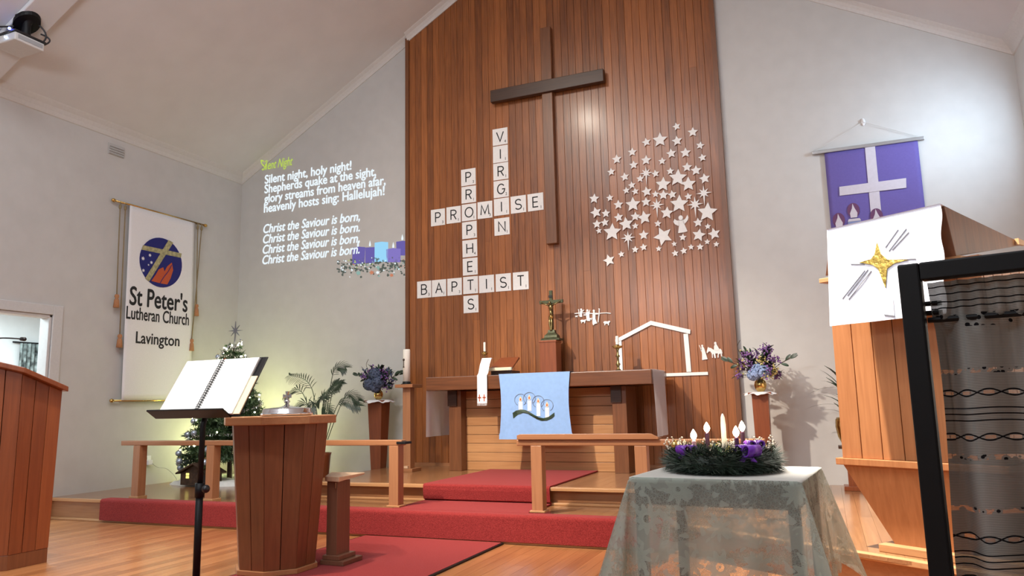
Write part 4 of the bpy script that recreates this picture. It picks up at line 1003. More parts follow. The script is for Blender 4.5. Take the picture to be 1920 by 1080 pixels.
def smooth_path(P, n=24):
    P = [Vector(p) for p in P]; out = []
    for k in range(len(P)-1):
        p0, p1, p2, p3 = P[max(k-1, 0)], P[k], P[k+1], P[min(k+2, len(P)-1)]
        for j in range(n//(len(P)-1)+1):
            t = j/(n//(len(P)-1)+1)
            out.append(tuple(0.5*((2*p1)+(p2-p0)*t+(2*p0-5*p1+4*p2-p3)*t*t+(3*p1-p0-3*p2+p3)*t**3)))
    return out+[tuple(P[-1])]
MB().tube(smooth_path(gn), 0.006, 8).build('gooseneck', 'blackp', mc, smooth=True)
MB().tube([(-5.79, 3.90, 1.636), (-5.775, 3.90, 1.635), (-5.735, 3.90, 1.631), (-5.722, 3.90, 1.630)], [0.008, 0.015, 0.016, 0.008], 12).build('capsule', 'blackp', mc, smooth=True)
MB().lathe([(0.03, 0), (0.03, 0.015), (0.012, 0.022)], (-5.86, 3.74, 1.317), 16).build('foot', 'blackp', mc, smooth=True)
# things glimpsed in the side room
cu = thing('side_room_curtain', 'grey patterned curtain beside the bright doorway opening', 'curtain', (-10.42, 7.22, 0.9))
MB().grid(lambda u, v: (-10.45+0.03*math.sin(u*40), 7.05+0.38*u, 2.05-1.1*v), 30, 6).build('cloth', 'pattern', cu, smooth=True, thick=0.004)
MB().tube([(-10.46, 6.95, 2.06), (-10.46, 7.46, 2.06)], 0.012, 8).build('rail', 'black', cu)
bc = thing('black_chair', 'black padded chair seen through the doorway', 'chair', (-8.6, 6.15, 0))
MB().grid(lambda u, v: (-8.78+0.42*u, 6.0+0.05*math.sin(PI*u), 1.02+0.41*v+0.10*math.sin(PI*min(1, v))*0), 10, 6).build('backrest', 'blackp', bc, thick=0.05)
MB().box(-8.80, -8.34, 5.62, 6.02, 0.86, 0.93).build('seat', 'blackp', bc, bevel=0.02)
for a, b in ((-8.78, 5.64), (-8.36, 5.64), (-8.78, 6.0), (-8.36, 6.0)): MB().tube([(a, b, 0), (a, b, 0.87)], 0.012, 8).build('leg', 'black', bc)

# ------------------------------------------------------------------ music stand and its books
mY, mZ = 3.35, 1.012
mu = thing('music_stand', 'black metal music stand holding an open book before the font', 'music stand', (-3.40, 3.42, 0))
ty, tz = 0.545, 0.838   # direction up the desk (y, z)
ny, nz = -0.838, 0.545  # normal of the desk towards the reader
def dk(x, s_, o): return (x, mY+ty*s_+ny*o, mZ+tz*s_+nz*o)
def dbox(mb, x0, x1, s0, s1, o0, o1):
    return mb.hexa([dk(x0, s0, o0), dk(x1, s0, o0), dk(x1, s0, o1), dk(x0, s0, o1), dk(x0, s1, o0), dk(x1, s1, o0), dk(x1, s1, o1), dk(x0, s1, o1)])
dbox(MB(), -3.62, -3.075, 0.0, 0.415, -0.012, -0.004).build('desk', 'black', mu, bevel=0.003)
dbox(MB(), -3.715, -3.135, -0.004, 0.006, -0.012, 0.075).build('ledge', 'black', mu, bevel=0.002)
MB().tube([dk(-3.395, 0.16, -0.02), (-3.395, mY+0.06, mZ-0.06), (-3.395, mY+0.055, 0.58)], 0.016, 12).build('upper_tube', 'black', mu, smooth=True)
lt_ = MB().tube([(-3.395, mY+0.055, 0.62), (-3.395, mY+0.055, 0.06)], 0.021, 12).tube([(-3.395, mY+0.055, 0.63), (-3.395, mY+0.055, 0.55)], 0.027, 12).build('lower_tube', 'black', mu, smooth=True)
MB().tube([(-3.38, mY+0.055, 0.60), (-3.345, mY+0.045, 0.60)], [0.008, 0.008], 8).ball((-3.338, mY+0.043, 0.60), 0.024, 12, 8).build('clamp_knob', 'blackp', mu, smooth=True)
for k in range(3):
    a = R(90+120*k+20)
    MB().tube([(-3.395, mY+0.055, 0.085), (-3.395+0.26*math.cos(a), mY+0.055+0.26*math.sin(a), 0.021)], 0.010, 8).build('leg', 'black', mu)
mu.location.z += 0.004
bk = thing('open_songbook', 'open white spiral-bound book lying on the music stand desk', 'book', (-3.42, 3.45, 1.2))
bk.location.z += 0.004
for nm, xa, xb in (('left_pages', -3.690, -3.400), ('right_pages', -3.388, -3.120)):
    pgs = MB(); dbox(pgs, xa, xb, 0.008, 0.400, 0.000, 0.014); pgs.build(nm, 'page', bk, bevel=0.002)
cv_ = MB(); dbox(cv_, -3.697, -3.112, 0.007, 0.405, -0.0035, -0.0005); cv_.build('cover', 'blackp', bk)
mb = MB()
for k in range(24):
    s_ = 0.02+k*0.0157
    mb.tube([dk(-3.394+0.016*math.cos(a), s_+0.003*math.sin(a), 0.010+0.016*math.sin(a)) for a in [R(-20+220*j/10) for j in range(11)]], 0.0026, 5)
mb.build('spiral_binding', 'blackp', bk)
mb = MB()
for k in range(9): dbox(mb, -3.655, -3.655+0.12+0.09*((k*37) % 5)/5, 0.05+k*0.019, 0.0515+k*0.019, 0.0143, 0.0146)
mb.build('printed_lines', 'inkgrey', bk)
cb = MB(); dbox(cb, -3.16, -3.075, 0.012, 0.27, -0.003, 0.004)
cbm = cb.build('cream_booklet', 'cream'); cbm.location.z = 0.004; tag(cbm, 'cream booklet sticking out at the right of the open white book', 'booklet')

# ------------------------------------------------------------------ communion rails
def rail(name, label, x0, x1, posts):
    t = thing(name, label, 'rail', ((x0+x1)/2, 5.56, H1), group='timber communion rails')
    MB().box(x0, x1, 5.52, 5.60, 0.722, 0.768).build('handrail', 'rail', t, bevel=0.006)
    for x in posts:
        p = MB().box(x-0.045, x+0.045, 5.515, 5.605, H1+0.016, 0.722).build('post', 'post', t, bevel=0.003)
        MB().box(x-0.062, x+0.062, 5.505, 5.615, H1+0.0005 if x < -3.5 or x > -2 else H1+0.0155, H1+0.03).build('base_plate', 'nosing', p, bevel=0.003)
    return t
rl = rail('communion_rail', 'timber altar rail on four posts in front of the decorated tree', -6.56, -3.315, (-6.335, -5.39, -4.40, -3.39))
MB().box(-3.36, -3.27, 5.51, 5.61, 0.735, 0.755).build('hinge_plate', 'black', rl, bevel=0.002)
rr_ = rail('communion_rail', 'timber altar rail in front of the altar at the right of the runner', -2.275, -0.42, (-2.11, -1.29, -0.50))
o = MB().loft([[(-2.262+0.03*k_, y, z) for y, z in pts] for k_, pts in ((0, [(5.50, 0.769), (5.63, 0.769), (5.63, 0.783), (5.50, 0.803)]), (1, [(5.50, 0.769), (5.63, 0.769), (5.63, 0.79), (5.50, 0.812)]), (35.3, [(5.50, 0.769), (5.63, 0.769), (5.63, 0.79), (5.50, 0.812)]), (37.0, [(5.50, 0.769), (5.63, 0.769), (5.63, 0.775), (5.50, 0.785)]))]).build('hinged_rail_flap', 'rail', bevel=0.003)
tag(o, 'timber flap folded flat on top of the right altar rail', 'rail flap')

# ------------------------------------------------------------------ paschal candle stand
cxp, cyp = -4.245, 7.22
pc = thing('candle_pillar', 'square timber candle pillar at the left edge of the panelled wall', 'candle stand', (cxp, cyp, H2))
MB().box(cxp-0.048, cxp+0.048, cyp-0.048, cyp+0.048, H2+0.03, 1.248).build('shaft', 'post', pc, bevel=0.003)
MB().box(cxp-0.11, cxp+0.11, cyp-0.11, cyp+0.11, 1.248, 1.284).build('top_plate', 'rail', pc, bevel=0.003)
MB().box(cxp-0.10, cxp+0.10, cyp-0.10, cyp+0.10, H2+0.0005, H2+0.034).build('foot', 'rail', pc, bevel=0.003)
MB().box(cxp-0.018, cxp+0.03, cyp-0.075, cyp-0.045, H2+0.035, H2+0.06).build('catch', 'standtop', pc, bevel=0.002)
pcd = thing('paschal_candle', 'tall thick white candle with a small brown emblem on the timber pillar', 'candle', (cxp-0.025, cyp, 1.284))
MB().lathe([(0.062, 0), (0.064, 0.006), (0.046, 0.012), (0.046, 0.03), (0.043, 0.032)], (cxp-0.025, cyp, 1.284), 20).build('holder', 'black', pcd, smooth=True)
MB().lathe([(0.040, 0.012), (0.040, 0.375), (0.036, 0.388), (0.03, 0.384), (0.006, 0.378)], (cxp-0.025, cyp, 1.284), 24).build('wax', 'waxw', pcd, smooth=True)
ex = cxp-0.025
MB().hexa([(ex-0.020, cyp-0.037, 1.48), (ex-0.010, cyp-0.0405, 1.48), (ex-0.010, cyp-0.043, 1.48), (ex-0.020, cyp-0.040, 1.48), (ex-0.020, cyp-0.037, 1.55), (ex-0.010, cyp-0.0405, 1.55), (ex-0.010, cyp-0.043, 1.55), (ex-0.020, cyp-0.040, 1.55)]).ball((ex-0.014, cyp-0.040, 1.555), 0.014, 8, 6, (1, 0.5, 1)).ball((ex-0.015, cyp-0.040, 1.475), 0.012, 8, 6, (1, 0.5, 0.5)).build('emblem', 'brown', pcd)

# ------------------------------------------------------------------ flowers on pedestals
def pedestal(x, y, z0, zt, w0, w1, label):
    t = thing('flower_pedestal', label, 'pedestal', (x, y, z0), group='tapered flower pedestals')
    MB().loft([[(x+a*w, y+b*w, z) for a, b in ((-1, -1), (1, -1), (1, 1), (-1, 1))] for w, z in ((w0, z0), (w1, zt))]).build('shaft', 'furn', t, bevel=0.003)
    MB().box(x-w1-0.03, x+w1+0.03, y-w1-0.03, y+w1+0.03, zt, zt+0.018).build('top', 'furn', t, bevel=0.003)
    return zt+0.018
def doily(x, y, z, r, label):
    def pt(u, v):
        a = 2*PI*u; q = r*v*(1+0.05*math.sin(a*14)*(v > 0.95))
        zz = z+0.004 if q < r*0.66 else z+0.004-(q-r*0.66)*0.55*(0.8+0.25*math.sin(a*7))
        return (x+q*math.cos(a), y+q*math.sin(a), zz)
    tag(MB().grid(pt, 84, 10).build('lace_doily', 'white', smooth=True, thick=0.002), label, 'doily', 'lace doilies on the pedestals')
def bouquet(x, y, z, rx, rz, bloom, cols, seed, label, sprigs=26):
    rg = random.Random(seed)
    t = thing('flower_bouquet', label, 'flowers', (x, y, z), group='flower arrangements')
    st_ = MB(); lf = MB(); fls = {}
    for k in range(sprigs):
        a = rg.uniform(0, 2*PI); el = rg.uniform(0.12, 1.25); L = rg.uniform(0.55, 1.0)
        d = Vector((math.cos(a)*math.cos(el)*rx, math.sin(a)*math.cos(el)*rx*0.75, math.sin(el)*rz))
        p1 = Vector((x, y, z))+d*L
        st_.tube([(x, y, z), tuple(Vector((x, y, z))+d*L*0.5+Vector((0, 0, 0.02))), tuple(p1)], 0.0022, 4)
        for j in range(7):
            q = Vector((x, y, z))+d*L*rg.uniform(0.45, 1.08)
            dd = (d.normalized()+Vector((rg.uniform(-1, 1), rg.uniform(-1, 1), rg.uniform(-.6, .8)))*0.8)
            lf.leaf(q, dd, (0, 0, 1), rg.uniform(0.055, 0.085), rg.uniform(0.022, 0.034), rg.uniform(0.1, 0.4))
        kind = rg.choice(cols)
        fm_ = fls.setdefault(kind, MB())
        for j in range(16):
            q = p1+Vector((rg.gauss(0, 0.018), rg.gauss(0, 0.018), rg.gauss(0, 0.025)))
            fm_.ball(tuple(q), rg.uniform(0.006, 0.011), 6, 4)
    for s_ in (-1, 1):
        for k in range(3):
            dd = Vector((s_, rg.uniform(-.5, .3), rg.uniform(0.2, 0.6)))
            q = Vector((x, y, z))+Vector((s_*rx*0.75, 0, rz*0.45))
            st_.tube([(x, y, z), tuple(q), tuple(q+dd*0.09)], 0.002, 4)
            for j in range(3): lf.leaf(q+dd*0.045*j, dd+Vector((0, 0, (-.8, .7, .1)[j])), (0, -1, 0.4), 0.075, 0.028, 0.2)
    tw = [(x-0.02, y, z), (x-rx*0.55, y, z+rz*0.7), (x-rx*0.72, y, z+rz*1.0), (x-rx*0.60, y, z+rz*1.22)]
    st_.tube(smooth_path(tw, 12), 0.003, 5)
    st_.build('stems', 'twig', t); lf.build('leaves', 'darkleaf', t, smooth=True)
    for kk, f_ in fls.items(): f_.build({'violet': 'violet_flowers', 'yellow': 'yellow_flowers', 'hydrd': 'slate_flowers', 'hydr': 'blue_flowers'}[kk], kk, t, kind='stuff')
    for (bx, by, bz, br) in bloom[1]:
        hb = MB()
        for k in range(150):
            u_ = rg.uniform(-1, 1); a = rg.uniform(0, 2*PI); r_ = math.sqrt(1-u_*u_)
            c = Vector((x+bx+br*r_*math.cos(a), y+by+br*r_*math.sin(a), z+bz+br*0.85*u_))
            nrm = (c-Vector((x+bx, y+by, z+bz))).normalized()
            s1 = nrm.orthogonal().normalized(); s2 = nrm.cross(s1); w_ = rg.uniform(0.010, 0.015); ph = rg.uniform(0, PI)
            s1, s2 = s1*math.cos(ph)+s2*math.sin(ph), s2*math.cos(ph)-s1*math.sin(ph)
            for e1, e2 in ((s1, s2), (s2, -s1), (-s1, -s2), (-s2, s1)):
                hb.add([tuple(c), tuple(c+e1*w_*0.6+e2*w_*0.6), tuple(c+e1*w_*1.2+nrm*0.003), tuple(c+e1*w_*0.6-e2*w_*0.6)], [(0, 1, 2, 3)])
        hb.ball((x+bx, y+by, z+bz), br*0.86, 12, 8)
        hb.build('hydrangea_bloom', bloom[0], t)
def vase(x, y, z, s_, label):
    t = thing('gold_vase', label, 'vase', (x, y, z), group='round gold flower vases')
    MB().lathe([(0.03*s_, 0), (0.034*s_, 0.006), (0.050*s_, 0.03*s_), (0.058*s_, 0.065*s_), (0.050*s_, 0.098*s_), (0.032*s_, 0.118*s_), (0.030*s_, 0.125*s_), (0.036*s_, 0.135*s_), (0.030*s_, 0.134*s_), (0.026*s_, 0.118*s_), (0.003, 0.115*s_)], (x, y, z), 28).build('body', 'brass', t, smooth=True)
zt = pedestal(-0.582, 7.58, H1+0.0005, 1.085, 0.062, 0.075, 'tapered timber pedestal under flowers, right of the panelled wall')
doily(-0.582, 7.58, zt, 0.155, 'white lace doily on the pedestal right of the panelled wall')
vase(-0.575, 7.58, zt+0.006, 1.0, 'round gold vase of bright flowers right of the panelled wall')
bouquet(-0.575, 7.58, zt+0.13, 0.265, 0.31, ('hydr', [(-0.045, -0.11, 0.035, 0.062), (0.045, -0.12, 0.060, 0.070), (0.0, -0.06, 0.085, 0.068)]), ['violet', 'violet', 'violet', 'yellow'], 5, 'violet, yellow and blue hydrangea arrangement right of the panelled wall', 44)
zt = pedestal(-4.885, 7.62, H1+0.0005, 1.105, 0.060, 0.095, 'tapered timber pedestal under dark flowers, left of the candle pillar')
doily(-4.885, 7.62, zt, 0.185, 'white lace doily on the pedestal left of the candle pillar')
vase(-4.89, 7.62, zt+0.006, 0.95, 'round gold vase of dark blue flowers left of the candle pillar')
bouquet(-4.89, 7.62, zt+0.125, 0.24, 0.30, ('hydrd', [(-0.07, -0.08, 0.06, 0.08), (0.06, -0.09, 0.08, 0.085), (0.0, -0.04, 0.17, 0.10), (0.02, -0.1, 0.02, 0.06)]), ['hydrd', 'hydrd', 'violet'], 11, 'slate blue hydrangea arrangement left of the candle pillar', 38)

# ------------------------------------------------------------------ potted palm and the plant by the pulpit
pp = thing('potted_palm', 'green feathery potted palm behind the font', 'potted palm', (-5.46, 7.30, H1))
MB().lathe([(0.08, 0), (0.085, 0.01), (0.11, 0.30), (0.12, 0.33), (0.105, 0.33), (0.10, 0.29), (0.003, 0.29)], (-5.46, 7.30, H1+0.0005), 24).build('pot', 'furn', pp, smooth=True)
rg = random.Random(21)
def frond(tip, mid, seed, root=(-5.45, 7.30, 0.5)):
    r_ = random.Random(seed); pts = smooth_path([root, mid, tip], 26)
    mb = MB(); mb.tube(pts, [0.006*(1-0.7*i/len(pts)) for i in range(len(pts))], 5)
    n_ = len(pts)
    for i in range(int(n_*0.50), n_):
        d = (Vector(pts[min(i+1, n_-1)])-Vector(pts[i-1])).normalized()
        t = (i/n_-0.5)/0.5
        L = 0.105*math.sin(PI*(0.25+0.68*t))+0.025
        for s_ in (-1, 1):
            side = d.cross(Vector((0, -0.75, 0.65))).normalized()*s_
            mb.leaf(pts[i], d*0.75+side*0.75+Vector((0, 0, -0.12)), (0, -0.6, 0.8), L*r_.uniform(0.85, 1.1), 0.0135, 0.30)
    mb.build('frond', 'darkleaf', pp, smooth=True)
for k, (tip, mid) in enumerate((((-5.86, 7.2, 1.44), (-5.55, 7.22, 1.28)), ((-5.84, 7.1, 1.20), (-5.62, 7.15, 1.22)), ((-5.08, 7.22, 1.50), (-5.28, 7.25, 1.42)), ((-5.07, 7.1, 1.32), (-5.28, 7.15, 1.16)),
    ((-4.84, 7.15, 1.06), (-5.12, 7.15, 1.09)), ((-5.15, 7.0, 0.98), (-5.30, 7.1, 1.05)), ((-5.70, 7.0, 1.00), (-5.50, 7.1, 1.09)), ((-5.40, 6.98, 0.98), (-5.42, 7.1, 1.10)), ((-5.30, 7.4, 1.36), (-5.36, 7.35, 1.20)), ((-5.62, 7.42, 1.12), (-5.5, 7.4, 1.15)), ((-5.02, 7.40, 1.12), (-5.2, 7.38, 1.16)), ((-5.25, 7.02, 1.16), (-5.33, 7.15, 1.12)))):
    frond(tip, mid, k)
qx, qy = 0.155, 7.62
qs = thing('plant_stand', 'timber plant stand against the white wall behind the pulpit', 'plant stand', (qx, qy, H1))
MB().box(qx-0.09, qx+0.09, qy-0.09, qy+0.09, 0.575, 0.600).build('top', 'dark', qs, bevel=0.003)
MB().box(qx-0.03, qx+0.05, qy-0.04, qy+0.04, H1+0.03, 0.575).build('shaft', 'furn', qs, bevel=0.003)
MB().box(qx-0.07, qx+0.10, qy-0.10, qy+0.10, H1+0.0005, H1+0.04).build('foot', 'furn', qs, bevel=0.003)
qp = thing('potted_spear_plant', 'long-leaved plant in a gold-rimmed pot half hidden by the pulpit', 'potted plant', (qx, qy, 0.60))
MB().lathe([(0.045, 0), (0.05, 0.006), (0.085, 0.08), (0.100, 0.17), (0.095, 0.235), (0.085, 0.255), (0.078, 0.25), (0.07, 0.2), (0.003, 0.2)], (qx, qy, 0.6005), 24).build('pot', 'brass', qp, smooth=True)
mb = MB(); rg = random.Random(4)
for k in range(22):
    a = rg.uniform(0, 2*PI); el = rg.uniform(0.25, 1.3)
    d = Vector((math.cos(a)*math.cos(el), math.sin(a)*math.cos(el)*0.6, math.sin(el)))
    mb.leaf((qx+d.x*0.03, qy+d.y*0.03, 0.84+rg.uniform(0, 0.30)), d, (0, 0, 1), rg.uniform(0.18, 0.30), 0.028, rg.uniform(0.3, 0.9))
mb.tube([(qx, qy, 0.8), (qx, qy, 1.2)], 0.008, 6)
mb.build('leaves', 'darkleaf', qp, smooth=True)

# ------------------------------------------------------------------ decorated tree
TX, TY = -6.58, 7.05
tr = thing('christmas_tree', 'small green artificial christmas tree in the corner behind the rail', 'tree', (TX, TY, H1))
rg = random.Random(9)
def tr_r(z): return 0.54*max(0.0, 1-((z-0.42)/1.52))**0.95+0.05
MB().tube([(TX, TY, H1+0.02), (TX, TY, 1.80)], [0.03, 0.008], 8).build('trunk', 'brown', tr)
fo_ = MB(); z = 0.53
while z < 1.84:
    nb_ = max(5, int(46*tr_r(z)/0.6))
    for k in range(nb_):
        a = 2*PI*k/nb_+rg.uniform(-.3, .3); L = tr_r(z)*rg.uniform(0.8, 1.08)
        d = Vector((math.cos(a), math.sin(a), rg.uniform(-.18, .12)))
        for j in range(int(L/0.018)):
            t = 0.25*L+j*0.018*0.78
            if t > L: break
            p = Vector((TX, TY, z))+d*t - Vector((0, 0, 0.10*t*t))
            for q in range(4):
                nd = d*0.6+Vector((rg.uniform(-1, 1), rg.uniform(-1, 1), rg.uniform(-.8, .9)))
                nd.normalize(); sd = nd.orthogonal().normalized()*0.0068; l_ = rg.uniform(0.04, 0.07)
                fo_.add([tuple(p-sd), tuple(p+sd), tuple(p+nd*l_)], [(0, 1, 2)])
    z += 0.075
fo_.build('needles', 'greenleaf', tr)
to = thing('tree_top_star', 'grey glitter star ornament on top of the christmas tree', 'star ornament', (TX+0.01, TY, 1.90))
MB().xz([(TX+0.015+a, 2.0+b) for a, b in star_poly(8, 0.115, 0.022, 0, 1.25)], TY-0.006, TY+0.006).build('star', 'silver', to)
MB().tube([(TX, TY, 1.78), (TX+0.015, TY, 2.0)], 0.006, 6).build('stem', 'silver', to)
tn = thing('tinsel_garland', 'silver tinsel wound around the christmas tree', 'tinsel', (TX, TY, 1.1))
mb = MB(); n_ = 420
for k in range(n_):
    t = k/n_; a = 2*PI*5.0*t+1.0; z = 0.60+1.28*t; r_ = tr_r(z)*0.98
    c = Vector((TX+r_*math.cos(a), TY+r_*math.sin(a), z+0.02*math.sin(a*3)))
    for q in range(7):
        nd = Vector((rg.uniform(-1, 1), rg.uniform(-1, 1), rg.uniform(-1, 1))).normalized(); sd = nd.orthogonal().normalized()*0.003
        mb.add([tuple(c-sd), tuple(c+sd), tuple(c+nd*rg.uniform(0.015, 0.035))], [(0, 1, 2)])
mb.build('strands', 'tinsel', tn)
fl = thing('fairy_lights', 'string of lit white fairy lights on the christmas tree', 'fairy lights', (TX, TY, 1.0))
pts = []; nbulb = 84
for k in range(nbulb*3):
    t = k/(nbulb*3); a = 2*PI*8.3*t; z = 0.52+1.36*t; r_ = tr_r(z)*(0.95+0.1*math.sin(k*1.7))
    pts.append((TX+r_*math.cos(a), TY+r_*math.sin(a), z+0.02*math.sin(k*0.9)))
MB().tube(pts, 0.002, 4).build('wire', 'greenleaf', fl)
for k_, (ax_, ay_, az_) in enumerate(((-7.05, 7.35, 0.62), (-6.72, 7.62, 0.95), (-6.2, 7.55, 0.75), (-6.75, 7.5, 1.4))):
    l = bpy.data.lights.new('fairy_glow', 'POINT'); l.energy = (11, 7, 6, 2)[k_]; l.color = (0.95, 1.0, 0.40); l.shadow_soft_size = 0.05
    o = bpy.data.objects.new('fairy_glow', l); COL.objects.link(o); o.location = (ax_, ay_, az_)
b0 = MB().ball((0, 0, 0), 0.0085, 8, 6).build('bulb', 'bulb', fl, local=True)
for k in range(nbulb):
    p = pts[k*3+1]; r_v = Vector((p[0]-TX, p[1]-TY, 0)).normalized()*0.012
    b = b0 if k == 0 else b0.copy()
    if k: COL.objects.link(b); b.parent = fl
    b.location = (p[0]+r_v.x-TX, p[1]+r_v.y-TY, p[2]-1.0)
def bauble(x, y, z, r, mat, label, grp):
    t = thing('bauble', label, 'bauble', (x, y, z), group=grp)
    MB().ball((x, y, z), r, 18, 12).build('ball', mat, t, smooth=True)
    MB().lathe([(r*0.22, r*0.95), (r*0.22, r*1.15), (r*0.05, r*1.2)], (x, y, z), 8).tube([(x, y, z+r*1.15), (x, y, z+r*1.6)], 0.0015, 4).build('cap', 'brass', t)
GB = 'silver-blue baubles on the christmas tree'
for x, y, z, r, lb in ((-7.10, 6.78, 0.440, 0.036, 'silver-blue bauble, leftmost of three clustered at the low left of the tree'), (-7.03, 6.74, 0.395, 0.043, 'silver-blue bauble, lowest of three clustered at the low left of the tree'), (-6.98, 6.78, 0.462, 0.036, 'silver-blue bauble, rightmost of three clustered at the low left of the tree'),
    (-6.86, 6.56, 0.485, 0.042, 'silver-blue bauble hanging just above the left end of the toy hut roof'), (-6.92, 6.60, 0.570, 0.040, 'silver-blue bauble higher up and left of the toy hut roof'), (-6.44, 6.52, 0.480, 0.044, 'silver-blue bauble hanging right of the second rail post'), (-6.34, 6.56, 0.420, 0.034, 'greenish silver bauble hanging lowest beside the font edge'),
    (-6.38, 6.50, 0.62, 0.046, 'large silver-blue bauble under the handrail beside the font edge'), (-6.86, 6.66, 0.78, 0.040, 'silver-blue bauble just above the handrail left of the music stand tube'), (-6.66, 6.56, 0.80, 0.038, 'silver-blue bauble just above the handrail beside the music stand tube'), (-6.84, 6.72, 0.93, 0.036, 'silver-blue bauble directly below the left half of the music desk'), (-6.30, 6.72, 1.10, 0.036, 'silver-blue bauble right of the cream booklet'),
    (-6.66, 6.88, 1.68, 0.034, 'silver-blue bauble near the tree top')):
    bauble(x, y, z, r*0.88, 'silverball', lb, GB)
for x, y, z, r, mat, lb in ((-6.53, 6.86, 1.62, 0.034, 'redball', 'red bauble near the top of the christmas tree'), (-6.28, 6.76, 1.22, 0.032, 'goldball', 'gold bauble right of the songbook on the tree')):
    bauble(x, y, z, r, mat, lb, 'coloured baubles on the christmas tree')
def sk(u, v):
    a = 2*PI*u; q = v
    n_ = math.sin(a*5)*0.05+math.sin(a*11+v*9)*0.03
    rx_, ry_ = 0.74*(1+n_*v), 0.55*(1+n_*v)
    h = 0.03+0.055*(0.5+0.5*math.sin(a*7+v*11))*(1-v)**0.4*min(1, v*2.5)
    if v > 0.97: h = 0.0
    return (TX-0.03+rx_*q*math.cos(a), TY+0.05+ry_*q*math.sin(a)*0.93, H1+0.001+h)
tag(MB().grid(sk, 90, 14).build('tree_skirt', 'snow', smooth=True), 'white fleecy snow blanket under the christmas tree', 'tree skirt')
hu = thing('toy_hut', 'small dark toy nativity hut with a lit window on the snow blanket', 'toy hut', (-6.61, 6.60, H1+0.03))
MB().box(-6.81, -6.40, 6.54, 6.74, H1+0.02, 0.36).build('walls', 'brown', hu)
MB().hexa([(-6.86, 6.510, 0.345), (-6.61, 6.510, 0.455), (-6.61, 6.770, 0.455), (-6.86, 6.770, 0.345), (-6.86, 6.510, 0.362), (-6.61, 6.510, 0.474), (-6.61, 6.770, 0.474), (-6.86, 6.770, 0.362)]).build('roof_slope', 'brown', hu)
MB().hexa([(-6.61, 6.510, 0.455), (-6.36, 6.510, 0.345), (-6.36, 6.770, 0.345), (-6.61, 6.770, 0.455), (-6.61, 6.510, 0.474), (-6.36, 6.510, 0.362), (-6.36, 6.770, 0.362), (-6.61, 6.770, 0.474)]).build('roof_slope', 'brown', hu)
MB().xz([(-6.80, 0.355), (-6.42, 0.355), (-6.61, 0.452)], 6.545, 6.560).build('gable', 'brown', hu)
hw = MB()
for a in (0, 1):
    for b in (0, 1): hw.box(-6.725+0.022*a, -6.707+0.022*a, 6.532, 6.540, 0.30+0.032*b, 0.326+0.032*b)
hw.build('lit_window', 'hutlight', hu)
MB().box(-6.52, -6.44, 6.533, 6.540, H1+0.03, 0.33).build('doorway', 'ink', hu)
pl = thing('power_adapter', 'white plug with a thin cable at the base of the left wall', 'plug', (XL+0.01, 6.56, 0.49))
MB().box(XL, XL+0.012, 6.50, 6.66, 0.44, 0.54).build('socket_plate', 'white', pl, bevel=0.003)
MB().box(XL+0.012, XL+0.055, 6.515, 6.565, 0.495, 0.53).build('black_plug', 'blackp', pl, bevel=0.004)
MB().box(XL+0.012, XL+0.07, 6.575, 6.635, 0.435, 0.49).build('adapter', 'white', pl, bevel=0.006)
MB().tube(smooth_path([(XL+0.07, 6.63, 0.45), (XL+0.06, 6.72, 0.40), (XL+0.09, 6.82, 0.375), (XL+0.12, 6.90, 0.30), (XL+0.16, 6.92, 0.235)], 20), 0.004, 6).build('cable', 'wire', pl, smooth=True)

# ------------------------------------------------------------------ lace-covered table with the advent wreath
tx, ty0, trz = -0.442, 3.63, R(-5.8)
ta = thing('small_table', 'small square four-legged table under the lace tablecloth', 'table', (tx, ty0, 0), trz)
hx, hy = 0.355, 0.335
MB().box(-hx, hx, -hy, hy, 0.695, 0.715).build('table_top', 'dark', ta, local=True, bevel=0.004)
MB().box(-hx+0.03, hx-0.03, -hy+0.02, -hy+0.04, 0.60, 0.695).box(-hx+0.03, hx-0.03, hy-0.04, hy-0.02, 0.60, 0.695).box(-hx+0.02, -hx+0.04, -hy+0.03, hy-0.03, 0.60, 0.695).box(hx-0.04, hx-0.02, -hy+0.03, hy-0.03, 0.60, 0.695).build('apron', 'dark', ta, local=True)
for a in (-1, 1):
    for b in (-1, 1): MB().box(a*(hx-0.035)-0.022, a*(hx-0.035)+0.022, b*(hy-0.03)-0.022, b*(hy-0.03)+0.022, 0.0, 0.695).build('leg', 'darkz', ta, local=True, bevel=0.003)
tcl = thing('lace_tablecloth', 'pale see-through lace cloth draped over the small table in front', 'tablecloth', (tx, ty0, 0.717), trz)
OV = 0.47
def drape(u, v):
    a, b = (u*2-1)*(hx+OV), (v*2-1)*(hy+OV)
    sa, sb = (1 if a >= 0 else -1), (1 if b >= 0 else -1)
    da, db = max(0, abs(a)-hx), max(0, abs(b)-hy)
    x, y = max(-hx, min(hx, a)), max(-hy, min(hy, b))
    r = math.hypot(da, db)
    if r == 0: return (x, y, 0.0015)
    if da > 0 and db > 0:
        ph = math.atan2(db, da); fl_ = 0.05*r/OV + 0.34*r*math.sin(2*ph)**1.5*0.75
        w_ = 0.02*r/OV*math.sin(ph*8)
        return (x+sa*(0.006+(fl_+w_)*math.cos(ph)+0.05*r/OV*0), y+sb*(0.006+(fl_-w_)*math.sin(ph)), -r*0.93+0.03*r*math.sin(2*ph))
    t = r/OV
    wv_ = (0.014*math.sin((a if db > 0 else b)*19)+0.008*math.sin((a if db > 0 else b)*43+1))*t + 0.045*t
    sc_ = 0.006*abs(math.sin((a if db > 0 else b)*42))*(t > 0.97)
    if da > 0: return (x+sa*(0.006+wv_), y, -r-sc_)
    return (x, y+sb*(0.006+wv_), -r-sc_)
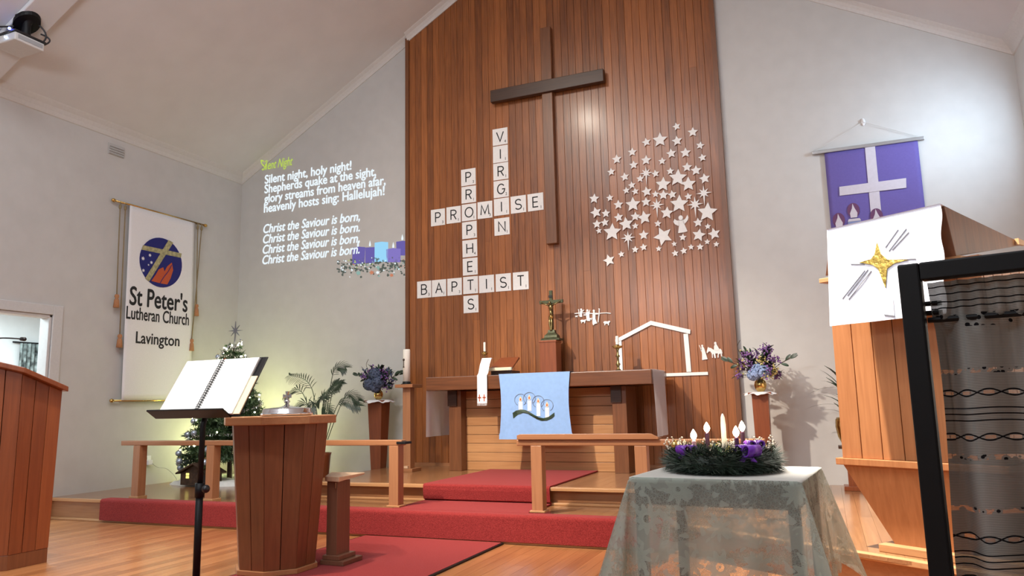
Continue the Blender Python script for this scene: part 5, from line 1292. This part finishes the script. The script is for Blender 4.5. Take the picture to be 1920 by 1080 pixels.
def duv(u, v):
    a, b = (u*2-1)*(hx+OV), (v*2-1)*(hy+OV)
    da, db = max(0, abs(a)-hx), max(0, abs(b)-hy)
    d = max(da, db)
    if d == 0: return (a, 0.0 if max(abs(a)-hx, abs(b)-hy) < -0.012 else 0.003)
    return ((b+3) if da > db else a, d)
MB().grid(drape, 130, 130, duv).build('cloth', 'lace', tcl, local=True, smooth=True)

wx, wy, wz = -0.470, 3.635, 0.7195
wr = thing('advent_wreath', 'dark green fir advent wreath with purple bows on the lace cloth', 'wreath', (wx, wy, wz))
rg = random.Random(31)
MB().loft([[(wx+(0.19+0.045*math.cos(q))*math.cos(a), wy+(0.19+0.045*math.cos(q))*math.sin(a), wz+0.048+0.045*math.sin(q)) for q in [2*PI*j/8 for j in range(8)]] for a in [2*PI*i/40 for i in range(41)]], cap=False).build('ring', 'fir', wr)
MB().lathe([(0.17, 0), (0.17, 0.012), (0.02, 0.02)], (wx, wy, wz), 24).build('base', 'fir', wr)
nd_ = MB()
for k in range(5200):
    a = rg.uniform(0, 2*PI); q = rg.uniform(-0.95, PI+0.4); rr0 = 0.045
    c = Vector((wx+(0.19+rr0*math.cos(q))*math.cos(a), wy+(0.19+rr0*math.cos(q))*math.sin(a), wz+0.048+rr0*math.sin(q)))
    n_ = Vector((math.cos(q)*math.cos(a), math.cos(q)*math.sin(a), math.sin(q)*0.75))
    d = (n_+Vector((-math.sin(a), math.cos(a), 0))*rg.uniform(-1.1, 1.1)+Vector((rg.gauss(0, .25), rg.gauss(0, .25), rg.gauss(0, .2)))).normalized()
    sd = d.orthogonal().normalized()*0.0022
    e = c+d*rg.uniform(0.03, 0.078)
    if e.z < wz+0.003: e.z = wz+0.003
    nd_.add([tuple(c-sd), tuple(c+sd), tuple(e)], [(0, 1, 2)])
nd_.build('fir_needles', 'fir', wr)
gl = MB(); br_ = MB(); tw_ = MB()
for k in range(70):
    a = rg.uniform(0, 2*PI); rad = rg.uniform(0.10, 0.22)
    p = Vector((wx+rad*math.cos(a), wy+rad*math.sin(a), wz+rg.uniform(0.075, 0.10)))
    d = Vector((rg.uniform(-.6, .6), rg.uniform(-.6, .6), 1)).normalized()
    if k < 26: gl.leaf(p, d+Vector((rg.uniform(-1, 1), rg.uniform(-1, 1), 0))*0.8, (0, 0, 1), 0.045, 0.026, 0.2)
    else:
        L = rg.uniform(0.02, 0.055); tw_.tube([tuple(p), tuple(p+d*L)], 0.001, 4)
        for j in range(4): br_.ball(tuple(p+d*L*(0.55+0.16*j)+Vector((rg.gauss(0, .005), rg.gauss(0, .005), 0))), rg.uniform(0.0035, 0.0055), 6, 4)
for sx_ in (-0.215, 0.20):
    for k in range(9):
        p = Vector((wx+sx_+rg.gauss(0, .02), wy+rg.gauss(0, .04), wz+0.09)); d = Vector((rg.gauss(0, .35), rg.gauss(0, .3), 1)).normalized(); L = rg.uniform(0.03, 0.075)
        tw_.tube([tuple(p), tuple(p+d*L)], 0.001, 4)
        for j in range(4): br_.ball(tuple(p+d*L*(0.6+0.14*j)+Vector((rg.gauss(0, .005), rg.gauss(0, .005), 0))), rg.uniform(0.0035, 0.0055), 6, 4)
gl.build('gold_leaves', 'firgold', wr); tw_.build('berry_twigs', 'twig', wr); br_.build('white_berries', 'berry', wr, kind='stuff')
gn_ = MB()
for k in range(34):
    a = rg.uniform(0, 2*PI); rad = rg.uniform(0.14, 0.23)
    gn_.leaf((wx+rad*math.cos(a), wy+rad*math.sin(a), wz+0.085), (rg.uniform(-1, 1), rg.uniform(-1, 1), rg.uniform(0.3, 1)), (0, 0, 1), 0.05, 0.022, 0.3)
gn_.build('holly_leaves', 'greenleaf', wr)
def bow(x, y, z, s_, rot):
    t = MB(); c, n_ = math.cos(rot), math.sin(rot)
    def lp(dirx):
        pts = []
        for k in range(13):
            q = 2*PI*k/12; pts.append((dirx*(0.5-0.5*math.cos(q))*1.0, math.sin(q)*0.42))
        vs = []
        for (a, b) in pts:
            for wv_ in (-0.5, 0.5): vs.append((x+s_*(a*c-wv_*n_*1.7), y+s_*(a*n_+wv_*c*1.7), z+s_*b*1.3+0.3*s_*abs(a)))
        t.add(vs, [(2*i, 2*i+1, 2*i+3, 2*i+2) for i in range(12)])
    lp(1); lp(-1); t.ball((x, y, z), s_*0.28, 10, 8)
    for dx in (-0.6, 0.6):
        t.add([(x-0.1*s_, y-s_*0.1, z), (x+0.1*s_, y-s_*0.1, z), (x+s_*(dx+0.28), y-s_*0.9, z-s_*0.85), (x+s_*(dx-0.28), y-s_*0.9, z-s_*0.75)], [(0, 1, 2, 3)])
    t.build('ribbon_bow', 'ribbon', wr, smooth=True, thick=0.006)
bow(-0.605, 3.49, 0.818, 0.036, 0.9); bow(-0.335, 3.47, 0.815, 0.044, -0.7); bow(-0.315, 3.56, 0.835, 0.036, 0.5)
def candle(x, y, zt, mat, lit, label, r=0.0105, z0=0.745, grp=None):
    t = thing('advent_candle', label, 'candle', (x, y, z0), group=grp)
    if lit: MB().lathe([(r, 0), (r*0.97, zt-z0-0.004), (r*0.8, zt-z0), (0.001, zt-z0-0.003)], (x, y, z0), 16).build('wax', mat, t, smooth=False)
    else: MB().lathe([(r, 0), (r*0.92, zt-z0-0.05), (r*0.75, zt-z0-0.018), (r*0.3, zt-z0-0.002), (0.001, zt-z0)], (x, y, z0), 16).build('wax', mat, t, smooth=True)
    MB().tube([(x, y, zt-0.004), (x+0.001, y, zt+0.008)], 0.0012, 5).build('wick', 'ink', t)
    if lit: MB().lathe([(0.001, 0.0), (0.009, 0.008), (0.0145, 0.020), (0.013, 0.030), (0.007, 0.042), (0.0008, 0.052)], (x, y, zt), 14).build('flame', 'flame', t, smooth=True)
GC = 'candles of the advent wreath'
candle(-0.582, 3.57, 0.862, 'waxk', True, 'lit pink candle at the front left of the advent wreath', grp=GC)
candle(-0.548, 3.76, 0.888, 'waxp', True, 'lit purple candle at the back left of the advent wreath', grp=GC)
candle(-0.389, 3.55, 0.876, 'waxp', True, 'lit purple candle at the front right of the wreath, nearer of the pair', grp=GC)
candle(-0.381, 3.74, 0.893, 'waxp', True, 'lit purple candle at the back right of the wreath, behind another', grp=GC)
candle(-0.456, 3.65, 0.982, 'waxw', False, 'tall unlit white candle in the middle of the advent wreath', 0.0125, 0.742, GC)
for x, y, z, r, lb in ((-0.66, 3.52, 0.845, 0.018, 'gold bauble on the left of the advent wreath'), (-0.275, 3.60, 0.835, 0.012, 'small gold bauble on the right of the advent wreath')):
    t = thing('gold_bauble', lb, 'bauble', (x, y, z)); MB().ball((x, y, z), r, 16, 10).build('ball', 'goldball', t, smooth=True)
    MB().lathe([(r*0.25, r*0.93), (r*0.25, r*1.2), (0.001, r*1.22)], (x, y, z), 8).build('cap', 'brass', t)

# ------------------------------------------------------------------ pulpit
prz = math.atan2(-0.558, 0.83)
pu = thing('pulpit', 'tall light timber pulpit with an overhanging desk and tapered foot', 'pulpit', (0.414, 4.542, H1), prz)
def zz(z): return z-H1
mb = MB(); n_ = 7; wd = 0.86/n_
for i in range(n_):
    xa = -0.43+i*wd; k0 = 1.0; k1 = 0.985
    mb.hexa([(xa+0.002, 0, zz(0.70)), (xa+wd-0.002, 0, zz(0.70)), (xa+wd-0.002, 0.02, zz(0.70)), (xa+0.002, 0.02, zz(0.70)),
             (xa*k1+0.002, 0, zz(1.74)), ((xa+wd)*k1-0.002, 0, zz(1.74)), ((xa+wd)*k1-0.002, 0.02, zz(1.74)), (xa*k1+0.002, 0.02, zz(1.74))])
for sx_ in (-1, 1):
    for j in range(6):
        ya = 0.022+j*0.10
        xs = sx_*0.43; xi = xs-sx_*0.02
        mb.hexa([(xs, ya, zz(0.70)), (xs, ya+0.097, zz(0.70)), (xi, ya+0.097, zz(0.70)), (xi, ya, zz(0.70)), (xs*0.985, ya, zz(1.74)), (xs*0.985, ya+0.097, zz(1.74)), (xi*0.985, ya+0.097, zz(1.74)), (xi*0.985, ya, zz(1.74))])
mb.build('body_boards', 'pulpit', pu, local=True, bevel=0.003)
MB().box(-0.405, 0.405, 0.021, 0.62, zz(0.70), zz(1.735)).build('lining', 'dark', pu, local=True)
MB().box(-0.455, 0.455, -0.03, 0.64, zz(0.662), zz(0.700)).build('ledge', 'pulpit', pu, local=True, bevel=0.004)
MB().hexa([(-0.20, 0.06, zz(0.245)), (0.20, 0.06, zz(0.245)), (0.20, 0.55, zz(0.245)), (-0.20, 0.55, zz(0.245)), (-0.43, 0.0, zz(0.662)), (0.43, 0.0, zz(0.662)), (0.43, 0.62, zz(0.662)), (-0.43, 0.62, zz(0.662))]).build('tapered_foot', 'pulpit', pu, local=True, bevel=0.004)
MB().box(-0.26, 0.60, 0.0, 0.60, 0.0005, zz(0.247)).build('base_board', 'nosing', pu, local=True, bevel=0.004)
dk_ = MB()
sec = [(-0.10, 2.000), (0.69, 1.885), (0.69, 1.868), (-0.10, 1.752)]
outer = [[(-0.31, -0.10, zz(2.0)), (-0.345, 0.69, zz(1.885)), (-0.36, 0.69, zz(1.868)), (-0.40, -0.055, zz(1.752))], [(0.33, -0.10, zz(2.0)), (0.345, 0.69, zz(1.885)), (0.345, 0.69, zz(1.868)), (0.34, -0.055, zz(1.740))]]
dk_.loft(outer)
desk = dk_.build('reading_desk', 'altarz', pu, local=True, bevel=0.003)
MB().box(-0.445, 0.36, -0.055, 0.60, zz(1.715), zz(1.742)).build('desk_lip', 'nosing', pu, local=True, bevel=0.003)
MB().hexa([(0.342, 0.62, zz(1.865)), (0.362, 0.62, zz(1.865)), (0.362, 0.70, zz(1.865)), (0.342, 0.70, zz(1.865)), (0.342, 0.62, zz(1.90)), (0.362, 0.62, zz(1.90)), (0.362, 0.70, zz(1.89)), (0.342, 0.70, zz(1.89))]).build('corner_block', 'nosing', desk, local=True)
pm = thing('pulpit_parament', 'white satin cloth with a gold star hanging over the pulpit front', 'cloth', (0.414, 4.542, H1), prz)
def pmy(x, z): return -0.135-0.10*(2.0-z)-0.008*math.sin(x*22)*(2.0-z)
def pmp(u, v):
    z = 2.006-0.565*v; x = -0.312+0.642*u
    x += 0.006*math.sin(v*16)*(u > 0.97)
    return (x, pmy(x, z), zz(z)-0.012*math.sin(u*PI)*v*0)
mb = MB(); mb.grid(pmp, 40, 36)
mb.grid(lambda u, v: (-0.312+0.642*u, -0.140+0.30*v, zz(2.006-0.043*v*1.0+0.004*0)), 8, 4)
mb.build('cloth_panel', 'satin', pm, local=True, smooth=True)
def pe(px, py): # embroidery point
    x = -0.312+(px-1557)*0.00302; z = 2.0-(py-(433-0.225*(px-1557)))*0.00313
    return x, z
def pme(a, b, off): return (a, pmy(a, b)-off, zz(b))
def pflat2(pts, nm, mat, off, par):
    mb = MB(); flat(mb, [pe(*p) for p in pts], off, pme); return mb.build(nm, mat, par, local=True)
def cr8(x, y): return (1480+x/2.4545, 200+y/2.4545)
pflat2([cr8(*p) for p in ((433, 620), (448, 668), (478, 692), (566, 688), (505, 708), (474, 732), (464, 815), (434, 736), (408, 718), (345, 712), (402, 694), (420, 672))], 'gold_star', 'goldfoil', 0.006, pm)
pflat2([cr8(*p) for p in ((430, 745), (452, 800), (458, 926), (498, 926), (496, 860), (470, 838))], 'white_applique', 'white', 0.004, pm)
pflat2([cr8(*p) for p in ((452, 926), (500, 926), (500, 931), (452, 931))], 'stitched_edge', 'silver', 0.005, pm)
for a, b in (((470, 640), (530, 560)), ((485, 655), (565, 556)), ((500, 650), (575, 570)), ((285, 865), (385, 740)), ((290, 880), (400, 745)), ((260, 880), (370, 745)), ((520, 690), (598, 682)), ((305, 722), (370, 718))):
    d = Vector((b[0]-a[0], b[1]-a[1])).normalized(); nx, ny_ = -d.y*1.6, d.x*1.6
    pflat2([cr8(a[0]+nx, a[1]+ny_), cr8(b[0]+nx, b[1]+ny_), cr8(b[0]-nx, b[1]-ny_), cr8(a[0]-nx, a[1]-ny_)], 'stitched_ray', 'silver', 0.0035, pm)
# ------------------------------------------------------------------ folding screen in the foreground
srz = R(-16.25)
sc = thing('folding_screen', 'black metal frame screen standing close at the right edge', 'screen', (0.167, 1.80, 0), srz)
MB().box(0, 0.042, -0.016, 0.016, 0.012, 1.327).build('post', 'black', sc, local=True, bevel=0.004)
MB().box(0.86, 0.902, -0.016, 0.016, 0.012, 1.327).build('post', 'black', sc, local=True, bevel=0.004)
MB().box(0.042, 0.86, -0.016, 0.016, 1.288, 1.327).build('top_bar', 'black', sc, local=True, bevel=0.004)
MB().box(0.042, 0.86, -0.016, 0.016, 0.10, 0.14).build('bottom_bar', 'black', sc, local=True, bevel=0.004)
for x in (0.021, 0.881): MB().box(x-0.025, x+0.025, -0.18, 0.18, 0.0, 0.02).build('foot', 'black', sc, local=True, bevel=0.004)
for z in (1.242, 1.222):
    MB().tube([(0.0, 0.02, z+0.01), (0.03, 0.028, z), (0.07, 0.03, z)], 0.006, 6).build('hook', 'black', sc, local=True)
gz = thing('gauze_curtain', 'grey banded gauze curtain hanging inside the black screen frame', 'curtain', (0.167, 1.80, 0), srz)
def gp(u, v):
    x = 0.048+0.80*u; d = 1.17*v
    if v < 0.07: y = 0.022+0.012*math.sin(u*150)*(0.4+v*6)
    else: y = 0.034+0.026*math.sin(u*38+math.sin(u*11)*1.5)+0.008*math.sin(u*83)*(1-v*0.5)
    return (x+0.006*math.sin(v*9)*(u < 0.02), y, 1.286-d-0.006*math.sin(u*38)*v)
MB().grid(gp, 200, 60, lambda u, v: (0.048+0.80*u, 1.17*v)).build('cloth', 'gauze', gz, local=True, smooth=True)
MB().tube([(0.042, 0.024, 1.206), (0.86, 0.024, 1.206)], 0.006, 8).build('curtain_wire', 'black', gz, local=True)
